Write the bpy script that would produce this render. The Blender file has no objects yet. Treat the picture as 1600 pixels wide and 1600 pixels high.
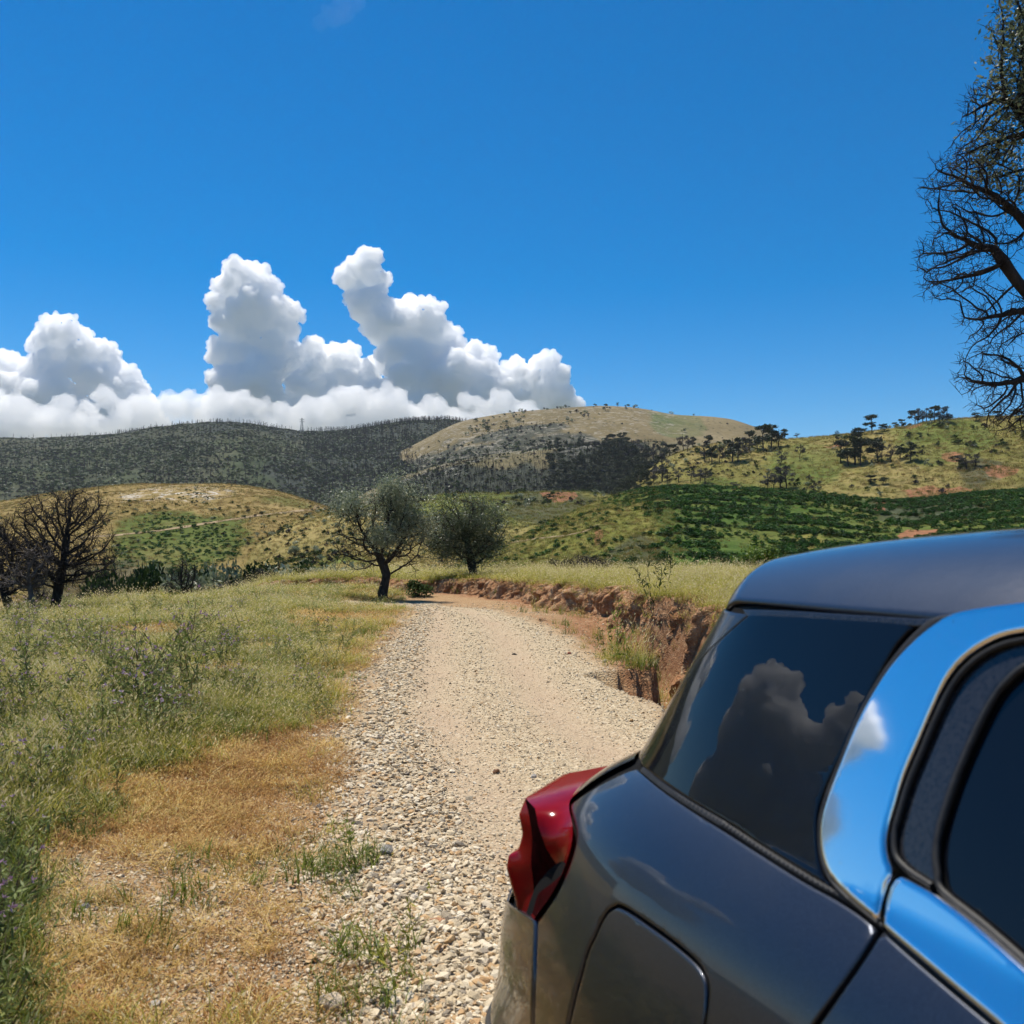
import bpy, bmesh, math, random
import numpy as np
from mathutils import Vector, Matrix, geometry
from mathutils.bvhtree import BVHTree

rng = np.random.default_rng(7)
random.seed(7)
R = math.radians
scn = bpy.context.scene
COL = scn.collection

# ---------------------------------------------------------------- camera
EYE = 1.55
FPX = 1423.0                      # focal length in pixels of the 1600 px photograph
PITCH = math.atan(60 / FPX)
cam_d = bpy.data.cameras.new('camera')
cam_d.sensor_width = 36
cam_d.lens = 36 * FPX / 1600
cam_d.clip_start = 0.05
cam_d.clip_end = 60000
cam_d.dof.use_dof = True
cam_d.dof.focus_distance = 22
cam_d.dof.aperture_fstop = 6.5
cam = bpy.data.objects.new('camera', cam_d)
cam.location = (0, 0, EYE)
cam.rotation_euler = (R(90) + PITCH, 0, 0)
COL.objects.link(cam)
scn.camera = cam

# ---------------------------------------------------------------- sky and sun
SUN_AZ, SUN_EL = R(-36), R(67)     # azimuth clockwise from +Y
w = bpy.data.worlds.new('World'); scn.world = w; w.use_nodes = True
nt = w.node_tree; nt.nodes.clear()
sky = nt.nodes.new('ShaderNodeTexSky'); sky.sky_type = 'NISHITA'; sky.sun_disc = False
sky.sun_elevation = SUN_EL; sky.sun_rotation = SUN_AZ
sky.altitude = 600; sky.air_density = 1.0; sky.dust_density = 0.2; sky.ozone_density = 5.0
hs = nt.nodes.new('ShaderNodeHueSaturation'); hs.inputs['Saturation'].default_value = 1.46; hs.inputs['Hue'].default_value = 0.499
bg = nt.nodes.new('ShaderNodeBackground'); bg.inputs['Strength'].default_value = 0.09
out = nt.nodes.new('ShaderNodeOutputWorld')
nt.links.new(sky.outputs[0], hs.inputs['Color']); nt.links.new(hs.outputs[0], bg.inputs['Color']); nt.links.new(bg.outputs[0], out.inputs['Surface'])
sl = bpy.data.lights.new('sun', 'SUN'); sl.energy = 5.0; sl.angle = R(0.53); sl.color = (1.0, 0.93, 0.82)
sun = bpy.data.objects.new('sun', sl); COL.objects.link(sun)
sdir = Vector((math.cos(SUN_EL) * math.sin(SUN_AZ), math.cos(SUN_EL) * math.cos(SUN_AZ), math.sin(SUN_EL)))
sun.rotation_euler = sdir.to_track_quat('Z', 'Y').to_euler()
sun.location = (20, 20, 40)

# ---------------------------------------------------------------- picture
scn.view_settings.view_transform = 'Standard'
scn.view_settings.look = 'None'
scn.view_settings.exposure = 0.42
scn.view_settings.gamma = 1.0
scn.view_settings.use_curve_mapping = False
scn.cycles.use_denoising = True
try:
    scn.cycles.denoiser = 'OPENIMAGEDENOISE'
    scn.cycles.denoising_input_passes = 'RGB_ALBEDO_NORMAL'
except Exception: pass
scn.cycles.max_bounces = 56
scn.cycles.diffuse_bounces = 2
scn.cycles.glossy_bounces = 4
scn.cycles.transparent_max_bounces = 56
scn.cycles.volume_bounces = 56
scn.cycles.use_adaptive_sampling = True
scn.cycles.adaptive_threshold = 0.03
scn.cycles.sample_clamp_indirect = 10

# ---------------------------------------------------------------- helpers
def tag(o, label=None, cat=None, group=None, kind=None):
    if label: o['label'] = label
    if cat: o['category'] = cat
    if group: o['group'] = group
    if kind: o['kind'] = kind
    return o

def empty(name, loc=(0, 0, 0), rz=0.0, label=None, cat=None, group=None):
    o = bpy.data.objects.new(name, None); o.location = loc; o.rotation_euler = (0, 0, rz)
    o.empty_display_size = 0.2
    COL.objects.link(o); return tag(o, label, cat, group)

def mesh_np(name, V, Fc, mat=None, smooth=True):
    """V (n,3) ; Fc a list of (m,k) int arrays"""
    V = np.ascontiguousarray(V, dtype=np.float32)
    if not isinstance(Fc, (list, tuple)): Fc = [Fc]
    Fc = [np.asarray(f, dtype=np.int32) for f in Fc if len(f)]
    me = bpy.data.meshes.new(name)
    me.vertices.add(len(V)); me.vertices.foreach_set('co', V.ravel())
    nl = sum(f.size for f in Fc); npoly = sum(len(f) for f in Fc)
    if nl:
        me.loops.add(nl); me.polygons.add(npoly)
        me.loops.foreach_set('vertex_index', np.concatenate([f.ravel() for f in Fc]))
        tot = np.concatenate([np.full(len(f), f.shape[1], np.int32) for f in Fc])
        st = np.concatenate([[0], np.cumsum(tot)[:-1]]).astype(np.int32)
        me.polygons.foreach_set('loop_start', st)
        try: me.polygons.foreach_set('loop_total', tot)
        except Exception: pass
        if smooth: me.polygons.foreach_set('use_smooth', np.ones(npoly, bool))
    me.update(calc_edges=True)
    if mat: me.materials.append(mat)
    return me

def obj(name, me, parent=None, loc=None):
    o = bpy.data.objects.new(name, me); COL.objects.link(o)
    if parent: o.parent = parent
    if loc is not None: o.location = loc
    return o

def fattr(me, name, arr):
    a = me.attributes.new(name, 'FLOAT', 'POINT'); a.data.foreach_set('value', np.ascontiguousarray(arr, dtype=np.float32))

def grid_faces(nu, nv, off=0, wrap=False):
    i = np.arange(nu if wrap else nu - 1)[:, None]; j = np.arange(nv - 1)[None, :]
    i2 = (i + 1) % nu
    return (np.stack([i * nv + j, i2 * nv + j, i2 * nv + j + 1, i * nv + j + 1], -1).reshape(-1, 4) + off).astype(np.int32)

def _hash(ix, iy, seed):
    h = (ix.astype(np.int64) * 374761393 + iy.astype(np.int64) * 668265263 + seed * 974634777) & 0xffffffff
    h = ((h ^ (h >> 13)) * 1274126177) & 0xffffffff
    return ((h ^ (h >> 16)) & 0xffff) / 65535.0

def vnoise(x, y, seed=0):
    x = np.asarray(x, float); y = np.asarray(y, float)
    ix = np.floor(x).astype(np.int64); iy = np.floor(y).astype(np.int64)
    fx = x - ix; fy = y - iy
    fx = fx * fx * fx * (fx * (fx * 6 - 15) + 10); fy = fy * fy * fy * (fy * (fy * 6 - 15) + 10)
    a = _hash(ix, iy, seed); b = _hash(ix + 1, iy, seed); c = _hash(ix, iy + 1, seed); d = _hash(ix + 1, iy + 1, seed)
    return (a * (1 - fx) + b * fx) * (1 - fy) + (c * (1 - fx) + d * fx) * fy

def fbm(x, y, seed=0, octv=4, gain=0.5):
    s = 0; a = 1.0; t = 0; f = 1.0
    for k in range(octv):
        s = s + a * vnoise(np.asarray(x) * f + 17.3 * k, np.asarray(y) * f - 9.1 * k, seed + k); t += a; a *= gain; f *= 2.03
    return s / t                                            # 0..1

def sstep(a, b, x):
    t = np.clip((np.asarray(x, float) - a) / (b - a), 0, 1); return t * t * (3 - 2 * t)

def pix(px, py, Y):
    """point on the sight line through a photograph pixel, at forward distance Y"""
    x = (px - 800) / FPX; z = (800 - py) / FPX
    dy = math.cos(PITCH) - z * math.sin(PITCH); dz = math.sin(PITCH) + z * math.cos(PITCH)
    return np.array([x / dy * Y, Y, EYE + dz / dy * Y])

def pxX(px, Y): return (px - 800) / FPX * Y                  # lateral metres at distance Y (pitch is small)

# ---------------------------------------------------------------- materials
MATS = {}
class NB:
    """tiny node builder"""
    def __init__(s, name):
        s.m = bpy.data.materials.new(name); s.m.use_nodes = True
        s.t = s.m.node_tree; s.t.nodes.clear()
        s.out = s.t.nodes.new('ShaderNodeOutputMaterial'); MATS[name] = s.m
    def n(s, typ, **kw):
        d = s.t.nodes.new(typ)
        for k, v in kw.items(): setattr(d, k, v)
        return d
    def link(s, a, b): s.t.links.new(a, b)
    def val(s, sock, v):
        if hasattr(v, 'is_linked') or isinstance(v, bpy.types.NodeSocket): s.link(v, sock)
        else: sock.default_value = v
    def coords(s, kind='Object'): return s.n('ShaderNodeTexCoord').outputs[kind]
    def attr(s, name): return s.n('ShaderNodeAttribute', attribute_name=name).outputs['Fac']
    def noise(s, scale, detail=4, rough=0.55, vec=None, dist=0.0, out='Fac'):
        d = s.n('ShaderNodeTexNoise'); d.inputs['Scale'].default_value = scale; d.inputs['Detail'].default_value = detail
        d.inputs['Roughness'].default_value = rough; d.inputs['Distortion'].default_value = dist
        s.link(vec if vec is not None else s.coords(), d.inputs['Vector']); return d.outputs[out]
    def voro(s, scale, vec=None, feature='F1', out='Distance', rnd=1.0):
        d = s.n('ShaderNodeTexVoronoi', feature=feature); d.inputs['Scale'].default_value = scale
        d.inputs['Randomness'].default_value = rnd
        s.link(vec if vec is not None else s.coords(), d.inputs['Vector']); return d.outputs[out]
    def ramp(s, fac, stops, interp='LINEAR'):
        d = s.n('ShaderNodeValToRGB'); d.color_ramp.interpolation = interp
        e = d.color_ramp.elements
        while len(e) < len(stops): e.new(0.5)
        for k, (p, c) in enumerate(stops):
            e[k].position = p; e[k].color = (c, c, c, 1) if isinstance(c, (int, float)) else (*c, 1)
        s.link(fac, d.inputs['Fac']); return d.outputs['Color']
    def mix(s, fac, a, b, mode='MIX'):
        d = s.n('ShaderNodeMix', data_type='RGBA', blend_type=mode)
        s.val(d.inputs[0], fac)
        for k, v in ((6, a), (7, b)):
            if isinstance(v, (tuple, list)): d.inputs[k].default_value = (*v, 1) if len(v) == 3 else v
            else: s.link(v, d.inputs[k])
        return d.outputs[2]
    def math(s, op, a, b=0.0, clamp=False):
        d = s.n('ShaderNodeMath', operation=op); d.use_clamp = clamp
        s.val(d.inputs[0], a); s.val(d.inputs[1], b); return d.outputs[0]
    def bump(s, h, strength=0.5, dist=0.02, nrm=None):
        d = s.n('ShaderNodeBump'); d.inputs['Strength'].default_value = strength; d.inputs['Distance'].default_value = dist
        s.link(h, d.inputs['Height'])
        if nrm is not None: s.link(nrm, d.inputs['Normal'])
        return d.outputs[0]
    def scaled(s, vec, sc):
        d = s.n('ShaderNodeMapping'); d.inputs['Scale'].default_value = sc; s.link(vec, d.inputs['Vector']); return d.outputs[0]
    def bsdf(s, color, rough=0.9, spec=0.2, normal=None, **kw):
        d = s.n('ShaderNodeBsdfPrincipled')
        if isinstance(color, (tuple, list)): d.inputs['Base Color'].default_value = (*color[:3], 1)
        else: s.link(color, d.inputs['Base Color'])
        s.val(d.inputs['Roughness'], rough); d.inputs['Specular IOR Level'].default_value = spec
        if normal is not None: s.link(normal, d.inputs['Normal'])
        for k, v in kw.items(): s.val(d.inputs[k.replace('_', ' ')], v)
        s.link(d.outputs[0], s.out.inputs['Surface']); return d

def leaf_mat(name, stops, trans=0.35, rough=0.6, spec=0.3):
    """leaf or blade: colour varies by instance and along the thing; light passes through"""
    b = NB(name)
    info = b.n('ShaderNodeObjectInfo')
    isl = b.n('ShaderNodeNewGeometry').outputs['Random Per Island']
    f = b.math('ADD', b.math('MULTIPLY', info.outputs['Random'], 0.5), b.math('MULTIPLY', isl, 0.5))
    c = b.ramp(f, stops)
    p = b.n('ShaderNodeBsdfPrincipled'); b.link(c, p.inputs['Base Color']); p.inputs['Roughness'].default_value = rough
    p.inputs['Specular IOR Level'].default_value = spec
    t = b.n('ShaderNodeBsdfTranslucent'); b.link(c, t.inputs['Color'])
    mx = b.n('ShaderNodeMixShader'); mx.inputs[0].default_value = trans
    b.link(p.outputs[0], mx.inputs[1]); b.link(t.outputs[0], mx.inputs[2]); b.link(mx.outputs[0], b.out.inputs['Surface'])
    return b.m

# ---------------------------------------------------------------- scattering (only for what nobody could count)
_scn = [0]
def scatter(name, P, protos, scale, yaw=None, tilt=None, idx=None, label=None, cat=None, parent=None):
    """one object that instances small meshes on points; protos = list of meshes"""
    _scn[0] += 1; k = _scn[0]
    n = len(P)
    pc = bpy.data.collections.new('pieces_%02d' % k)
    for i, me in enumerate(protos):
        pc.objects.link(bpy.data.objects.new('piece_%02d_%02d' % (k, i), me))
    me = mesh_np(name, P, [])
    rot = np.zeros((n, 3), np.float32)
    rot[:, 2] = rng.uniform(0, 6.283, n) if yaw is None else yaw
    if tilt is not None: rot[:, 0] = tilt[:, 0]; rot[:, 1] = tilt[:, 1]
    a = me.attributes.new('rot', 'FLOAT_VECTOR', 'POINT'); a.data.foreach_set('vector', rot.ravel())
    sc = np.asarray(scale, np.float32)
    if sc.ndim == 1: sc = np.repeat(sc[:, None], 3, 1)
    a = me.attributes.new('scl', 'FLOAT_VECTOR', 'POINT'); a.data.foreach_set('vector', np.ascontiguousarray(sc).ravel())
    a = me.attributes.new('idx', 'INT', 'POINT')
    a.data.foreach_set('value', (rng.integers(0, len(protos), n) if idx is None else idx).astype(np.int32))
    g = bpy.data.node_groups.new(name + '_nodes', 'GeometryNodeTree')
    g.interface.new_socket('Geometry', in_out='INPUT', socket_type='NodeSocketGeometry')
    g.interface.new_socket('Geometry', in_out='OUTPUT', socket_type='NodeSocketGeometry')
    N = g.nodes; gi = N.new('NodeGroupInput'); go = N.new('NodeGroupOutput')
    ci = N.new('GeometryNodeCollectionInfo'); ci.inputs[0].default_value = pc
    ci.inputs['Separate Children'].default_value = True; ci.inputs['Reset Children'].default_value = True
    ip = N.new('GeometryNodeInstanceOnPoints'); ip.inputs['Pick Instance'].default_value = True
    def na(nm, dt):
        d = N.new('GeometryNodeInputNamedAttribute'); d.data_type = dt; d.inputs['Name'].default_value = nm; return d.outputs['Attribute']
    e2r = N.new('FunctionNodeEulerToRotation')
    L = g.links
    L.new(gi.outputs[0], ip.inputs['Points']); L.new(ci.outputs[0], ip.inputs['Instance'])
    L.new(na('idx', 'INT'), ip.inputs['Instance Index'])
    L.new(na('rot', 'FLOAT_VECTOR'), e2r.inputs[0]); L.new(e2r.outputs[0], ip.inputs['Rotation'])
    L.new(na('scl', 'FLOAT_VECTOR'), ip.inputs['Scale'])
    L.new(ip.outputs[0], go.inputs[0])
    o = obj(name, me, parent)
    md = o.modifiers.new('scatter', 'NODES'); md.node_group = g
    return tag(o, label, cat, None, 'stuff')

# ================================================================ clouds
CD = 7000.0
def cloud_mesh(name, lobes, seed, kids=(16, 9), CD=CD):
    """cumulus from lobes (px, py, r px) with smaller puffs budding from them"""
    rs = np.random.default_rng(seed); S = []
    for (px, py, r) in lobes:
        k = CD / FPX; c = pix(px, py, CD) + np.array([0, rs.normal() * r * .25 * k, 0]); S.append((c, r * k))
        for _ in range(kids[0]):
            v = rs.normal(size=3); v[2] = abs(v[2]) * .9 - .15; v[1] = -abs(v[1]) if rs.random() < .75 else v[1]; v /= np.linalg.norm(v)
            r1 = r * k * rs.uniform(.26, .50); c1 = c + v * r * k * rs.uniform(.72, .98); S.append((c1, r1))
            for _ in range(kids[1]):
                w = rs.normal(size=3) + v * .9; w[1] -= .3; w /= np.linalg.norm(w); S.append((c1 + w * r1 * rs.uniform(.75, 1.0), r1 * rs.uniform(.24, .46)))
    bm = bmesh.new(); bmesh.ops.create_icosphere(bm, subdivisions=2, radius=1.0)
    U = np.array([v.co[:] for v in bm.verts]); T = np.array([[v.index for v in f.verts] for f in bm.faces]); bm.free()
    V_ = np.concatenate([c + U * r for c, r in S]); n = len(S)
    F_ = (T[None] + (np.arange(n) * len(U))[:, None, None]).reshape(-1, 3)
    return V_, F_
CLOUDS = [
    ('tallest cloud tower with a bulging head, left of centre', [(375, 447, 36), (347, 475, 20), (408, 462, 28), (440, 492, 28), (392, 502, 50), (352, 505, 22), (400, 560, 55), (448, 520, 20), (362, 560, 32), (333, 545, 11), (400, 615, 50), (390, 670, 48), (440, 660, 40), (345, 655, 34)]),
    ('leaning cloud column rising highest above the summit', [(580, 408, 19), (560, 432, 30), (541, 440, 15), (588, 442, 22), (578, 482, 32), (602, 512, 36), (640, 502, 38), (668, 512, 34), (692, 542, 32), (640, 562, 46), (704, 572, 28), (605, 562, 26), (660, 610, 46), (650, 660, 46), (605, 650, 40), (700, 640, 36)]),
    ('rounded cloud with two heads near the left edge', [(82, 536, 34), (110, 527, 28), (135, 560, 36), (100, 592, 50), (160, 592, 36), (190, 612, 32), (72, 622, 46), (222, 632, 26), (10, 575, 24), (22, 603, 34), (-40, 595, 46), (110, 650, 44), (170, 662, 38), (40, 655, 44), (-30, 660, 46), (230, 668, 30)]),
    ('puffy middle cloud between the two tall towers', [(490, 557, 25), (527, 572, 36), (560, 592, 34), (500, 612, 46), (590, 622, 28), (550, 642, 38), (510, 672, 40), (570, 675, 36)]),
    ('low broken cloud trailing off over the rocky summit', [(748, 562, 24), (722, 600, 42), (770, 602, 36), (812, 594, 30), (850, 570, 22), (866, 592, 22), (822, 622, 42), (872, 622, 26), (900, 632, 12), (762, 640, 46), (720, 655, 40), (820, 655, 36)]),
    ('long low row of small clouds lying along the dark ridge', [(x_ + 9 * math.sin(x_ * 1.7), 640 + 9 * math.sin(x_ * .11) + 8 * math.sin(x_ * .031), 21 + 6 * math.sin(x_ * .23)) for x_ in range(-260, 830, 30)] + [(x_, 672 + 4 * math.sin(x_ * .05), 27 + 5 * math.sin(x_ * .19)) for x_ in range(-260, 830, 34)]),
]
def cloud_mat(name, dens, g):
    b = NB(name); v = b.n('ShaderNodeVolumePrincipled'); v.inputs['Color'].default_value = (1, 1, 1, 1); v.inputs['Density'].default_value = dens; v.inputs['Anisotropy'].default_value = g
    b.link(v.outputs[0], b.out.inputs['Volume']); return b.m
CLOUD_M = cloud_mat('cloud', .030, .1); CLOUD_THIN = cloud_mat('thin_cloud', .012, .1)
def turn(o, ang, near, up):
    """a further bank of the same clouds, round to the left of the picture"""
    c = o.copy(); COL.objects.link(c); l = o.location
    c.location = ((l[0] * math.cos(ang) - l[1] * math.sin(ang)) * near, (l[0] * math.sin(ang) + l[1] * math.cos(ang)) * near, l[2] + up); c.rotation_euler = (0, 0, ang); return c
CLOUD_WISP = cloud_mat('wisp', .00022, .1)
CLOUDS.append(('faint wisp of cloud alone high in the blue sky', [(500, 36, 12), (516, 26, 16), (536, 14, 18), (556, 6, 14), (528, 30, 12)]))
CL = []
for k, (lab, lobes) in enumerate(CLOUDS):
    V_, F_ = cloud_mesh('cloud', lobes, 900 + k, CD=CD * (.8 if k == 5 else 1))
    c0 = V_.mean(0); c0[2] = V_[:, 2].min()
    me = mesh_np('cloud', V_ - c0, F_, CLOUD_M if k < 5 else (CLOUD_THIN if k == 5 else CLOUD_WISP))
    o = obj('cloud', me, None, tuple(c0)); tag(o, lab, 'cloud', 'cumulus clouds')
    md = o.modifiers.new('merge', 'REMESH'); md.mode = 'VOXEL'; md.voxel_size = 9.0 if k < 5 else 12.0; md.use_smooth_shade = True
    for sc_, st_ in ((110, 40), (45, 34), (20, 16)):
        tx = bpy.data.textures.new('cloud_bumps', 'CLOUDS'); tx.noise_scale = sc_; tx.noise_depth = 2
        md = o.modifiers.new('billow', 'DISPLACE'); md.texture = tx; md.texture_coords = 'GLOBAL'; md.strength = st_; md.mid_level = .5
    CL.append(o)
dg = bpy.context.evaluated_depsgraph_get()
baked = [bpy.data.meshes.new_from_object(o.evaluated_get(dg)) for o in CL]
for k, (o, me) in enumerate(zip(CL, baked)):
    o.modifiers.clear(); o.data = me; me.name = 'cloud'
    print('cloud', len(me.polygons))
    if k in (0, 1, 3, 4):
        c = turn(o, R((33, 45, 0, 40, 52)[k]), 1.03, 0); tag(c, ['tall cloud', 'leaning cloud', '', 'puffy cloud', 'broken cloud'][k] + ' seen only as a reflection in the car side glass', 'cloud', 'reflected clouds')

# ================================================================ terrain
RL_Y = [-20, 0, 3, 4.1, 6.5, 9.2, 11.6, 15.75, 22, 26, 28]
RL_X = [6, .9, -.25, -.6, -1.12, -1.6, -1.8, -2.1, -2.4, -2.8, -3.4]
RR_Y = [-20, 0, 3, 6, 9.2, 11.6, 15.75, 20, 24.5, 26.6, 28]
RR_X = [10, 4.4, 2.6, 1.95, 1.38, 1.15, 1.0, .42, -.7, -2.2, -3.4]
BANK = np.array([(9.5, 2), (6.6, 5), (4.5, 8.5), (3.5, 12), (2.95, 15), (2.5, 18.5), (1.7, 22.5), (.7, 26.5), (-.65, 30), (-3, 33), (-6.5, 35), (-12, 36), (-30, 38)], float)

GE_Y = [5.5, 9.2, 10.5, 11.4, 11.8, 13, 15, 17.5, 18.9, 19.8, 20.3, 22]          # rim of the gully, with two washed out notches
GE_X = [2.05, 1.40, 1.12, .90, 1.95, 2.0, 1.6, 1.3, 1.1, .45, .8, .4]
def road_lr(y):
    return np.interp(y, RL_Y, RL_X), np.interp(y, RR_Y, RR_X)

def bank_sd(x, y):
    """signed distance to the bank line: positive on the terrace behind it; also arc length"""
    best = np.full(x.shape, 1e9); sgn = np.ones(x.shape); arc = np.zeros(x.shape); a0 = 0
    for i in range(len(BANK) - 1):
        p, q = BANK[i], BANK[i + 1]; d = q - p; L = np.hypot(*d)
        t = np.clip(((x - p[0]) * d[0] + (y - p[1]) * d[1]) / L ** 2, 0, 1)
        ex = x - (p[0] + t * d[0]); ey = y - (p[1] + t * d[1]); ds = np.hypot(ex, ey)
        cr = d[0] * ey - d[1] * ex
        m = ds < best
        best = np.where(m, ds, best); sgn = np.where(m, np.where(cr > 0, -1, 1), sgn); arc = np.where(m, a0 + t * L, arc); a0 += L
    return best * sgn, arc

EDGE_PX = [-900, -200, 0, 200, 350, 500, 800, 1000, 1200, 1600, 2600]
EDGE_R = [40, 24, 24, 28, 32, 38, 45, 42, 40, 40, 50]

def ground_masks(x, y):
    L, Rr = road_lr(y)
    wob = (fbm(x * 1.3, y * 1.3, 5, 3) - .5) * .7
    road = sstep(-.35, .35, x - L + wob) * sstep(-.3, .3, Rr - x + wob * .5) * (y < 27.4)
    far_turn = sstep(24.6, 25.4, y) * sstep(28.0, 27.2, y) * (x < -2.2) * (x > -5)
    return np.maximum(road, far_turn), L, Rr

def ground_z(x, y):
    x = np.asarray(x, float); y = np.asarray(y, float)
    r = np.hypot(x, y)
    L, Rr = road_lr(y)
    near = sstep(70, 45, r)
    z = (fbm(x * .35, y * .35, 11, 3) - .5) * .18 * near + (fbm(x * 2.2, y * 2.2, 12, 3) - .5) * .05 * near
    road, _, _ = ground_masks(x, y)
    c = (x - L) / np.maximum(Rr - L, .4)
    ruts = -.035 * (np.exp(-((c - .28) / .09) ** 2) + np.exp(-((c - .68) / .09) ** 2))
    z = z * (1 - .65 * road) + road * ruts
    # field rises a little to the left of the road, then stays level
    z = z + .10 * sstep(.3, 2.2, L - x) * near
    sd, arc = bank_sd(x, y)
    lip = (fbm(arc * .9, sd * .3, 21, 3) - .5) * 1.1
    th = np.interp(arc, [0, 10, 24, 32, 38, 60], [.7, .72, .64, .5, .30, .05])
    sdw = sd + lip
    ter = sstep(-.12, .22, sdw)
    z = z + ter * (th + .10 * sstep(0, 3, sd)) * near
    # gully between the road edge and the bank
    gy = sstep(5.5, 8.0, y) * sstep(21.5, 17.5, y)
    edge = x - np.interp(y, GE_Y, GE_X) + (fbm(x * 1.6, y * 1.6, 31, 3) - .5) * .45
    g = sstep(-.02, .10, edge) * (1 - sstep(-.5, -.05, sdw)) * gy
    z = z - g * (.85 + .25 * (fbm(x * 1.5, y * 1.5, 33, 3) - .5))
    # the plateau ends and the land falls into the valley
    px = 800 + FPX * x / np.maximum(y, .01); px = np.where(y <= 0, np.where(x > 0, 2600, -900), px)
    E = np.interp(px, EDGE_PX, EDGE_R) + (fbm(px * .02, px * 0, 41, 2) - .5) * 4
    E = np.where(y < 4, 90, E)
    z = z - 9.0 * sstep(-2, 50, r - E) + (fbm(x * .06, y * .06, 51, 4) - .5) * 2.5 * sstep(10, 60, r - E)
    return z

th_in = np.arange(-44, 44.01, .16); th_out = np.arange(47, 314, 3.0)
ths = np.radians(np.concatenate([th_in, th_out]))
rs = np.concatenate([[.4, .9, 1.4], np.geomspace(1.8, 48, 300), np.geomspace(50, 9000, 70)])
TT, RRr = np.meshgrid(ths, rs, indexing='ij')
GX = RRr * np.sin(TT); GY = RRr * np.cos(TT)
GZ = ground_z(GX.ravel(), GY.ravel()).reshape(GX.shape)
V = np.stack([GX, GY, GZ], -1).reshape(-1, 3)
nT, nR = GX.shape
Fg = grid_faces(nT, nR, wrap=True)[:, ::-1]
V = np.vstack([V, [[0, 0, float(ground_z(np.array([0.]), np.array([0.]))[0])]]]); ci = len(V) - 1
k = np.arange(nT); cap = np.stack([k * nR, np.full(nT, ci), ((k + 1) % nT) * nR], -1)
b = NB('earth_and_gravel')
pos = b.coords('Object')
road = b.attr('road'); grass = b.attr('grass'); soil = b.attr('soil')
big = b.noise(.8, 4, vec=pos); mid = b.noise(7, 5, .6, vec=pos); fine = b.noise(60, 3, .6, vec=pos)
vc = b.voro(42, vec=pos, out='Color'); vd = b.voro(42, vec=pos)
vc2 = b.voro(95, vec=pos, out='Color'); vd2 = b.voro(95, vec=pos)
sep = b.n('ShaderNodeSeparateColor'); b.link(vc, sep.inputs[0]); sep2 = b.n('ShaderNodeSeparateColor'); b.link(vc2, sep2.inputs[0])
peb = b.ramp(sep.outputs[0], [(0, (.16, .12, .08)), (.3, (.36, .285, .175)), (.6, (.50, .41, .27)), (.85, (.60, .51, .36)), (1, (.30, .19, .10))])
peb2 = b.ramp(sep2.outputs[0], [(0, (.18, .13, .085)), (.4, (.40, .32, .20)), (.8, (.54, .44, .29)), (1, (.34, .22, .12))])
gravel = b.mix(b.ramp(mid, [(.4, 0.0), (.6, 1.0)]), peb, peb2)
dust = b.ramp(mid, [(.2, (.33, .23, .15)), (.8, (.46, .345, .235))])
track = b.attr('track')
roadc = b.mix(b.math('MULTIPLY', track, b.ramp(big, [(.3, .3), (.7, .72)])), gravel, dust)
drysoil = b.ramp(mid, [(.2, (.15, .075, .03)), (.5, (.28, .15, .06)), (.85, (.42, .28, .14))])
field = b.mix(b.ramp(fine, [(.35, 0.0), (.65, .7)]), drysoil, peb2)
field = b.mix(b.math('MULTIPLY', grass, .75), field, b.ramp(mid, [(.2, (.04, .036, .012)), (.6, (.10, .08, .026)), (1, (.20, .14, .055))]))  # darker under the grass: shade between the blades put into the ground colour
col = b.mix(road, field, roadc)
redc = b.ramp(b.noise(9, 6, .65, vec=pos), [(.2, (.11, .05, .025)), (.5, (.27, .14, .07)), (.8, (.42, .28, .16))])
col = b.mix(soil, col, redc)
far = b.attr('far')
col = b.mix(far, col, b.ramp(b.noise(.09, 6, .65, vec=pos), [(.3, (.02, .03, .01)), (.5, (.05, .06, .015)), (.7, (.12, .10, .035))]))
hgt = b.math('ADD', b.math('MULTIPLY', b.math('SUBTRACT', 1.0, vd), .8), b.math('ADD', b.math('MULTIPLY', b.math('SUBTRACT', 1.0, vd2), .4), b.math('MULTIPLY', mid, .8)))
b.bsdf(col, .95, .1, b.bump(hgt, .7, .02))
ground_me = mesh_np('ground', V, [Fg, cap], b.m)
x, y = V[:, 0], V[:, 1]
rm, Lx, Rx = ground_masks(x, y)
sd, arc = bank_sd(x, y)
c = (x - Lx) / np.maximum(Rx - Lx, .4)
fattr(ground_me, 'road', rm)
fattr(ground_me, 'track', np.clip(np.exp(-((c - .27) / .11) ** 2) + np.exp(-((c - .66) / .12) ** 2), 0, 1) * rm)
fattr(ground_me, 'grass', np.clip(sstep(.6, 2.6, Lx - x) + sstep(0.1, 1.2, sd), 0, 1))
fattr(ground_me, 'soil', np.clip(sstep(.9, .2, np.abs(sd + .1)) + sstep(.1, .35, x - Rx) * sstep(6, 8, y) * sstep(22, 19, y) * (sd < 0), 0, 1) * (np.hypot(x, y) < 45))
fattr(ground_me, 'far', sstep(38, 55, np.hypot(x, y)))
tag(obj('ground', ground_me), 'dry stony field with a pale gravel track running through it', None, None, 'structure')

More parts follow.
